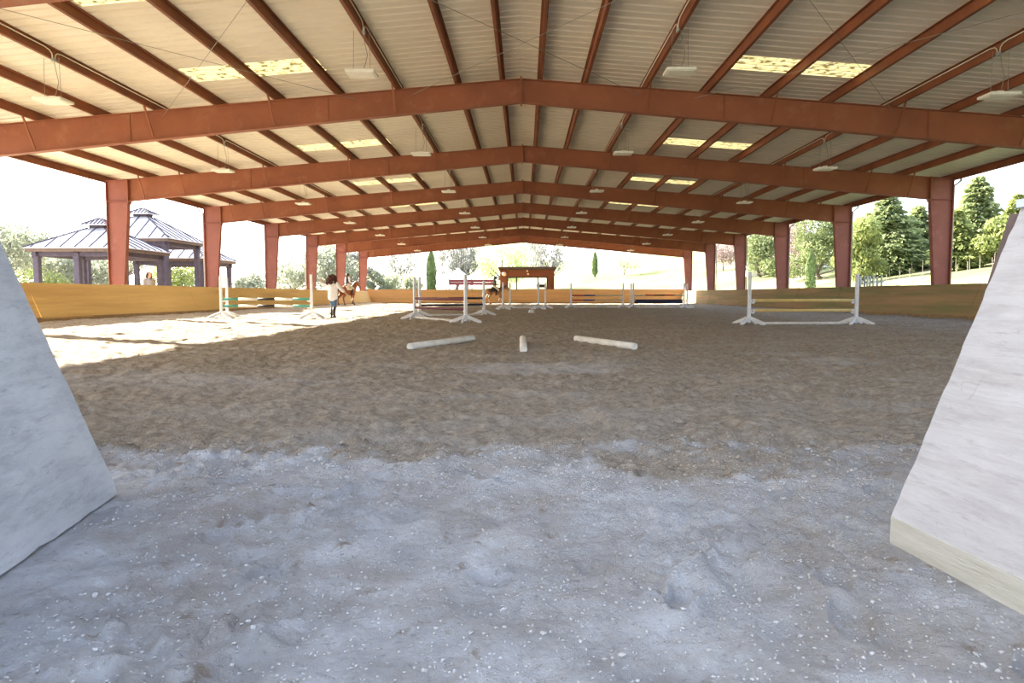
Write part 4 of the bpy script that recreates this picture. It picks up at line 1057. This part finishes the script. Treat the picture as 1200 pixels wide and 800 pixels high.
# left side
tree('olive_tree', 'grey-green olive tree at the left edge, behind the blue-grey wing', 'tree', 8, 45, 256, 'broad', 6.0, OLIVE, GL, 4200, .27, 24)
tree('olive_tree', 'grey-green olive tree peeking over the first gazebo roof', 'tree', 62, 52, 268, 'broad', 5.6, OLIVE, GL, 3600, .27, 25)
tree('olive_tree', 'grey-green olive tree seen below the first gazebo roof', 'tree', 95, 50, 294, 'broad', 6.4, OLIVE, GL, 3600, .27, 26)
tree('olive_tree', 'olive tree whose top shows left of the tallest gazebo', 'tree', 150, 66, 250, 'broad', 6.4, OLIVE, GL, 2800, .27, 27)
tree('shrub', 'golden-green shrub under the gazebo roofs', 'bush', 205, 56, 307, 'shrub', 6, YELG, GL, 2600, .28, 28)
tree('shrub', 'grey-green shrub between the second and third left columns', 'bush', 292, 62, 322, 'shrub', 5, OLIVE, GL, 2600, .28, 29)
tree('olive_tree', 'hazy olive tree between the third and fourth left columns', 'tree', 344, 72, 306, 'broad', 6.6, OLIVE, GL, 3200, .3, 30)
tree('olive_tree', 'leafy tree behind the fourth and fifth left columns', 'tree', 384, 76, 284, 'broad', 6.2, OLIVE, GL, 4000, .3, 31)
tree('olive_tree', 'leafy tree framed by the two farthest left columns', 'tree', 411, 82, 290, 'broad', 4.8, GUM, GL, 3000, .3, 32)
tree('shrub', 'low green shrub behind the left kick wall at the left picture edge', 'bush', 50, 40, 322, 'shrub', 4.4, YELG, GL, 1800, .22, 33)

# grass along the far wall and weeds on the slope
gn = 9000; gg = np.random.default_rng(5)
gxx = np.where(gg.random(gn) < .5, gg.random(gn) * 22 + 2, gg.random(gn) * 40 - 15); gyy = 66.5 + gg.random(gn) ** 1.6 * 16
gyy = np.where((np.abs(gxx - .2) < 3.6) & (gyy < 72), gyy + 6, gyy); gzz = terrain(gxx, gyy); hh = .25 + .35 * gg.random(gn)
cards('grass', np.stack([gxx, gyy, gzz + hh * .9], 1), gg.normal(size=(gn, 3)) * np.array([1, 1, .2]), hh * 2.2, .10 + .10 * gg.random(gn), YELG, None, .1, np.stack([gg.normal(size=gn) * .25, gg.normal(size=gn) * .25, np.ones(gn)], 1))
tag(bpy.data.objects['grass'], 'tall bright grass growing behind the far kick wall', 'grass', kind='stuff')

# ------------------------------------------------------------------ gazebos
TIMB = mat('dark_violet_timber', (.085, .07, .10, 1), (.055, .045, .065, 1), 4, .75); TIMF = mat('brown_fascia', (.15, .10, .075, 1), (.10, .07, .055, 1), 4, .75)
GROOF = mat('pale_metal_roof', (.46, .45, .46, 1), (.38, .37, .39, 1), 1.2, .45, metal=.15)
def gazebo(label, x1, y0, w, d, eave, rise, posts=3):
    """x1: right side, y0: near side"""
    cx, cy = x1 - w / 2, y0 + d / 2; z0 = .12
    t = thing('gazebo', label, 'gazebo', (cx, cy, z0), 0, 'gazebos left of the arena'); eave -= z0
    xs_ = [-w / 2 + .35, w / 2 - .35]; 
    pts = [(a, b_) for a in xs_ for b_ in (-d / 2 + .35, d / 2 - .35)]
    if posts == 3: pts += [(-w * .02, -d / 2 + .35), (-w * .02, d / 2 - .35)]
    for (a, b_) in pts:
        mb = MB(); mb.box((a, b_, eave / 2 - .1), (.26, .26, eave), None, .015); mb.box((a, b_, .12), (.36, .36, .3), None, .02); mb.box((a, b_, eave - .32), (.32, .32, .12), None, .01); mb.build('post', TIMB, t)
    mb = MB()
    for s in (-1, 1):
        mb.box((0, s * (d / 2 - .35), eave - .16), (w - .3, .16, .26)); mb.box((s * (w / 2 - .35), 0, eave - .16), (.16, d - .3, .26))
    mb.build('beam', TIMB, t)
    mb = MB()
    for s in (-1, 1):
        mb.box((0, s * (d / 2 - .03), eave + .02), (w, .05, .20)); mb.box((s * (w / 2 - .03), 0, eave + .02), (.05, d, .20))
    mb.build('fascia', TIMF, t)
    def hip(w0, d0, z, w1, d1, z1, name, seams=True):
        a = [Vector((sx * w0 / 2, sy * d0 / 2, z)) for sx, sy in ((-1, -1), (1, -1), (1, 1), (-1, 1))]
        b_ = [Vector((sx * w1 / 2, sy * d1 / 2, z1)) for sx, sy in ((-1, -1), (1, -1), (1, 1), (-1, 1))]
        mb = MB(); dn = Vector((0, 0, -.05))
        mb.add(a + b_ + [v + dn for v in a] + [v + dn for v in b_], [(0, 1, 5, 4), (1, 2, 6, 5), (2, 3, 7, 6), (3, 0, 4, 7), (4, 5, 6, 7), (8, 12, 13, 9), (9, 13, 14, 10), (10, 14, 15, 11), (11, 15, 12, 8), (0, 8, 9, 1), (1, 9, 10, 2), (2, 10, 11, 3), (3, 11, 8, 0)])
        o = mb.build(name, GROOF, t)
        if seams:
            mb = MB(); n = 7
            for i in range(4):
                A0, A1, B0, B1 = a[i], a[(i + 1) % 4], b_[i], b_[(i + 1) % 4]; up = Vector((0, 0, .02))
                mb.beam(A0 + up, B0 + up, .07, .05)
                e = (A1 - A0).normalized(); mid0 = (A0 + A1) / 2; mid1 = (B0 + B1) / 2; half0 = (A1 - A0).length / 2; half1 = (B1 - B0).length / 2
                for k in range(-n // 2 + 1, n // 2 + 1):
                    u = k * (half0 * 2 / n)
                    f = 1.0 if abs(u) < half1 else (half0 - abs(u)) / (half0 - half1)
                    q0 = mid0 + e * u; q1 = mid0.lerp(mid1, f) + e * u
                    mb.beam(q0 + up, q1 + up, .035, .05)
            mb.build('standing_seam', TIMB, o)
    k0 = .17
    hip(w + .1, d + .1, eave + .12, w * k0, d * k0, eave + rise, 'roof')
    mb = MB(); mb.box((0, 0, eave + rise + .08), (w * k0 * .9, d * k0 * .9, .22)); mb.build('cupola', TIMB, t)
    hip(w * .27, d * .27, eave + rise + .17, w * .02, d * .02, eave + rise + .52, 'cupola_roof', True)
    return t
gazebo('gazebo with pale metal hip roof, leftmost and nearest of the gazebos', -19.4, 33.0, 4.95, 4.2, 3.10, 1.22)
gazebo('tallest gazebo with pale metal hip roof, behind the nearest steel column', -20.0, 38.2, 5.2, 4.4, 4.0, 1.5)
gazebo('low gazebo with pale metal roof, rightmost and farthest of the gazebos', -20.35, 43.4, 5.0, 4.6, 3.15, 1.35)

# ------------------------------------------------------------------ booth at the far end
BROWN = mat('brown_board_siding', (.22, .075, .032, 1), (.16, .055, .025, 1), 1.6, .7, .006, 20, stretch=(4, 4, .4), world=True)
BROOF = mat('dark_roof_edge', (.10, .055, .035, 1), (.07, .04, .03, 1), 3, .7); BTRIM = mat('dark_window_frame', (.04, .03, .028, 1), None, rough=.6); CREAMW = mat('cream_inside_wall', (.66, .58, .36, 1), (.58, .52, .34, 1), .8, .8)
LAMPG = mat('round_lamp_glass', (.85, .66, .36, 1), None, rough=.3)
def booth():
    D = 67.4; x0 = at_d(586, 345, D).x; x1 = at_d(649.5, 345, D).x; zt = at_d(617, 316, D).z; w = x1 - x0; cx = (x0 + x1) / 2
    t = thing('judge_booth', 'brown flat-roofed booth with a wide open window behind the far kick wall', 'booth', (cx, D, .1)); dp = 3.0; zt -= .1
    wx0, wx1 = at_d(595, 330, D).x - cx, at_d(641, 330, D).x - cx; wz1 = at_d(617, 325, D).z - .1; wz0 = 1.25
    mb = MB()
    for yy_ in (0,):
        mb.box(((-w / 2 + wx0) / 2, yy_, zt / 2), (wx0 + w / 2, .12, zt)); mb.box(((w / 2 + wx1) / 2, yy_, zt / 2), (w / 2 - wx1, .12, zt))
        mb.box(((wx0 + wx1) / 2, yy_, (wz1 + zt) / 2), (wx1 - wx0, .12, zt - wz1)); mb.box(((wx0 + wx1) / 2, yy_, wz0 / 2), (wx1 - wx0, .12, wz0))
    for s in (-1, 1): mb.box((s * (w / 2 - .06), dp / 2, zt / 2), (.12, dp, zt))
    mb.build('wall', BROWN, t)
    mb = MB()                                                       # back wall, open above the rail
    mb.box((0, dp, .55), (w, .12, 1.1)); mb.box((0, dp, zt - .2), (w, .12, .4))
    for xx_ in (-w / 2 + .1, w / 2 - .1): mb.box((xx_, dp, zt / 2), (.2, .12, zt))
    mb.build('back_wall', CREAMW, t)
    mb = MB(); mb.prism([(-w / 2 - .18, -.35, zt + .10), (-w / 2 - .18, -.35, zt + .28), (-w / 2 - .18, dp + .3, zt + .10), (-w / 2 - .18, dp + .3, zt - .06)], (w + .36, 0, 0)); mb.build('roof', BROOF, t)
    for px in (605.3, 630.2):
        xx_ = at_d(px, 330, D).x - cx; mb = MB(); mb.box((xx_, -.02, (wz0 + wz1) / 2), (.12, .12, wz1 - wz0)); mb.build('mullion', BTRIM, t)
    mb = MB(); mb.box(((wx0 + wx1) / 2, -.07, wz1), (wx1 - wx0 + .16, .08, .10)); mb.box(((wx0 + wx1) / 2, -.07, wz0), (wx1 - wx0 + .16, .16, .06))
    for xx_ in (wx0, wx1): mb.box((xx_, -.07, (wz0 + wz1) / 2), (.10, .08, wz1 - wz0))
    mb.build('window_frame', BTRIM, t)
    mb = MB(); mb.box((w / 2 - .22, -.075, 1.9), (.05, .03, 1.4)); mb.box((wx1 - .55, .35, wz0 + .45), (.9, .5, .3)); mb.build('counter', BTRIM, t)
    q = at_d(590.8, 321, D - .1) - Vector((cx, D, .1)); mb = MB(); mb.path([(q.x, -.05, q.z), (q.x, -.14, q.z), (q.x, -.24, q.z), (q.x, -.30, q.z)], [.10, .22, .20, .06], 20); mb.build('round_lamp', LAMPG, t, True)
    for px, py in ((618.8, 321), (617.8, 317.5)):
        q = at_d(px, py, D - .1) - Vector((cx, D, .1)); mb = MB(); mb.path([(q.x, -.05, q.z), (q.x, -.16, q.z), (q.x, -.2, q.z)], [.06, .10, .05], 14); mb.build('spotlight', LAMPG, t, True)
booth()
# maroon board fence and white tent left of the booth
MBOARD = mat('maroon_board', (.20, .055, .06, 1), (.15, .04, .045, 1), 2, .7); TENTW = mat('white_canvas', (.82, .82, .80, 1), (.76, .76, .75, 1), 2, .8)
def maroon_fence():
    D = 72.; a = at_d(526, 331, D); b_ = at_d(580, 331, D); zt = at_d(550, 327.5, D).z; zb = at_d(550, 334, D).z; g = .2
    t = thing('board_fence', 'maroon board fence beyond the far wall, left of the booth', 'fence', ((a.x + b_.x) / 2, D, g)); w = b_.x - a.x
    for i in range(2):
        h = (zt - zb) / 2 - .01; mb = MB(); mb.box((0, -.04, zb - g + h / 2 + i * (h + .02)), (w, .04, h)); mb.build('board', MBOARD, t)
    for i in range(3):
        mb = MB(); mb.box((-w / 2 + .06 + i * (w - .12) / 2, .03, (zt - g) / 2), (.1, .1, zt - g + .1)); mb.build('post', MBOARD, t)
maroon_fence()
def tent():
    D = 82.; c = at_d(537, 345, D); zt = at_d(537, 313.5, D).z; ze = at_d(537, 328, D).z; hw = (at_d(554, 330, D).x - at_d(521, 330, D).x) / 2; g = tz(c.x, D)
    t = thing('canopy_tent', 'white peaked canopy tent behind the maroon fence', 'tent', (c.x, D, g)); mb = MB(); e = ze - g
    n = 6; vs = []; fs = []
    for i in range(n + 1):
        u = i / n; r = hw * (1 - u) ** 1.25 + .02; z = e + (zt - ze) * (u ** .85)
        vs += [(-r, -r, z), (r, -r, z), (r, r, z), (-r, r, z)]
    for i in range(n):
        for k in range(4): fs.append((i * 4 + k, i * 4 + (k + 1) % 4, i * 4 + 4 + (k + 1) % 4, i * 4 + 4 + k))
    mb.add(vs, fs)
    for i in range(4):
        a = Vector(vs[i]); b_ = Vector(vs[(i + 1) % 4]); mb.prism([a, b_, b_ - Vector((0, 0, .35)), a - Vector((0, 0, .35))], (0, 0.01, 0))
    mb.build('canopy', TENTW, t)
    for sx in (-1, 1):
        for sy in (-1, 1): mb = MB(); mb.tube((sx * (hw - .05), sy * (hw - .05), 0), (sx * (hw - .05), sy * (hw - .05), e), .04, n=8); mb.build('leg', WHITE, t)
tent()

# ------------------------------------------------------------------ right side: sheds, stakes, stacked standards
ROOFB = mat('brown_shed_roof', (.34, .21, .13, 1), (.27, .17, .11, 1), 2, .8)
def shed(label, px0, px1, D, ptop, roofm, wallm, rise, dep=5, name='shed'):
    a = at_d(px0, 330, D); b_ = at_d(px1, 330, D); cx = (a.x + b_.x) / 2; g = tz(cx, D + dep / 2) - .4; w = b_.x - a.x; h = at_d((px0 + px1) / 2, ptop, D).z - g - rise
    t = thing(name, label, 'shed', (cx, D + dep / 2, g))
    mb = MB(); mb.prism([(-w / 2, -dep / 2, 0), (w / 2, -dep / 2, 0), (w / 2, -dep / 2, h), (-w / 2, -dep / 2, h)], (0, dep, 0))
    for s in (-1, 1): mb.prism([(s * w / 2, -dep / 2, h), (s * w / 2, dep / 2, h), (s * w / 2, 0, h + rise * .9)], (-s * .1, 0, 0))
    mb.build('wall', wallm, t)
    mb = MB()
    for s in (-1, 1): mb.prism([(-w / 2 - .3, s * (dep / 2 + .35), h - .1), (-w / 2 - .3, 0, h + rise), (-w / 2 - .3, 0, h + rise + .1), (-w / 2 - .3, s * (dep / 2 + .35), h)], (w + .6, 0, 0))
    mb.build('roof', roofm, t)
    mb = MB(); mb.box((w * .18, -dep / 2 - .02, h * .45), (w * .16, .08, h * .85)); mb.build('door', BTRIM if wallm is not TENTW else GALV, t)
    mb = MB(); mb.box((-w * .2, -dep / 2 - .02, h * .6), (w * .18, .08, h * .35)); mb.build('window', BTRIM if wallm is not TENTW else GALV, t)
shed('white shed on the slope between the second and third right columns', 934, 974, 96, 293, TENTW, TENTW, .5)
shed('low brown-roofed shed between the third and fourth right columns', 876, 908, 100, 297, ROOFB, TENTW, 1.0)
STK = mat('grey_stake', (.30, .26, .22, 1), (.22, .19, .16, 1), 4, .85)
smb = MB(); smb.tube((0, 0, -.2), (0, 0, 1.25), .022, .018, 6); stake = smb.build('vineyard_stake', STK)
slab = 'thin grey vineyard stake on the bright right slope'
tag(stake, slab, 'stake', 'vineyard stakes')
rs = random.Random(12); first = True; cnt = 0
for row, D in enumerate((52, 58, 65, 73)):
    for i in range(15):
        px = 1000 + i * 13.5 + rs.uniform(-2, 2); p = at_d(px, 330, D)
        if p.x < 20: continue
        o = stake if first else stake.copy()
        if not first: COL.objects.link(o)
        first = False; o.location = (p.x, D, tz(p.x, D)); o.rotation_euler = (rs.uniform(-.05, .05), rs.uniform(-.05, .05), 0)
# short grey posts standing in a row behind the right kick wall
p0 = at_d(1008.5, 331, 27.5)
names_ = ['leftmost', 'second from left', 'third from left', 'fourth from left', 'third from right', 'second from right', 'rightmost']
for i, px in enumerate((1008.5, 1013.2, 1016.5, 1019.5, 1023.5, 1028, 1033)):
    p = at_d(px, 331, 32.5 + .1 * (i % 2)); zt = at_d(px, 323.0 + (i % 3) * .4, 32.5).z; h = zt - .15
    t = thing('stored_standard', f'grey wooden standard stored behind the right kick wall, {names_[i]} of the row', 'jump standard', (p.x, p.y, .15), 0, 'standards stored behind the right wall')
    mb = MB(); mb.box((0, 0, h / 2), (.07, .07, h), None, .006); mb.build('post', GALV, t)
    for s in (-1, 1): mb = MB(); mb.beam((0, 0, .3), (0, s * .4, .03), .05, .06, up=(1, 0, 0)); mb.build('foot', GALV, t)
    mb = MB(); mb.beam((.0, 0, h - .33), (.12, 0, h - .24), .06, .05, up=(0, 1, 0)); mb.build('bracket', GALV, t)

# ------------------------------------------------------------------ light
SUN_E, SKY_K = 43.0, 3.4
sd = bpy.data.lights.new('sun', 'SUN'); sun = bpy.data.objects.new('sun', sd); COL.objects.link(sun)
sd.energy = SUN_E; sd.angle = R(.6); sd.color = (1, .90, .74)
sun.rotation_euler = Vector((1.95, -1.2, -1)).to_track_quat('-Z', 'Y').to_euler()
w = bpy.data.worlds.new('sky'); S.world = w; w.use_nodes = True
nt = w.node_tree; N = nt.nodes; L = nt.links; bg = N['Background']; bg.inputs['Strength'].default_value = SKY_K
tc = N.new('ShaderNodeTexCoord'); sx = N.new('ShaderNodeSeparateXYZ'); L.new(tc.outputs['Generated'], sx.inputs[0])
rp = N.new('ShaderNodeValToRGB'); e = rp.color_ramp.elements
e[0].position = 0.0; e[0].color = (.98, 1.0, 1.0, 1); e[1].position = .9; e[1].color = (.36, .53, .92, 1)
m_ = e.new(.22); m_.color = (.80, .90, 1.04, 1)
L.new(sx.outputs['Z'], rp.inputs['Fac'])
# warmer, brighter sky round the sun
dn = N.new('ShaderNodeVectorMath'); dn.operation = 'DOT_PRODUCT'; dn.inputs[1].default_value = Vector((-1.95, 1.2, 1)).normalized(); L.new(tc.outputs['Generated'], dn.inputs[0])
mr = N.new('ShaderNodeMapRange'); mr.inputs['From Min'].default_value = .1; mr.inputs['From Max'].default_value = 1; L.new(dn.outputs['Value'], mr.inputs['Value'])
mx = N.new('ShaderNodeMix'); mx.data_type = 'RGBA'; L.new(mr.outputs['Result'], mx.inputs['Factor']); L.new(rp.outputs['Color'], mx.inputs['A']); mx.inputs['B'].default_value = (2.1, 2.0, 1.8, 1)
L.new(mx.outputs['Result'], bg.inputs['Color'])
S.view_settings.view_transform = 'Standard'; S.view_settings.look = 'None'; S.view_settings.exposure = 0.0; S.view_settings.gamma = 1.0; S.view_settings.use_curve_mapping = False
S.cycles.max_bounces = 10; S.cycles.diffuse_bounces = 6; S.cycles.sample_clamp_indirect = 12; S.cycles.use_denoising = True
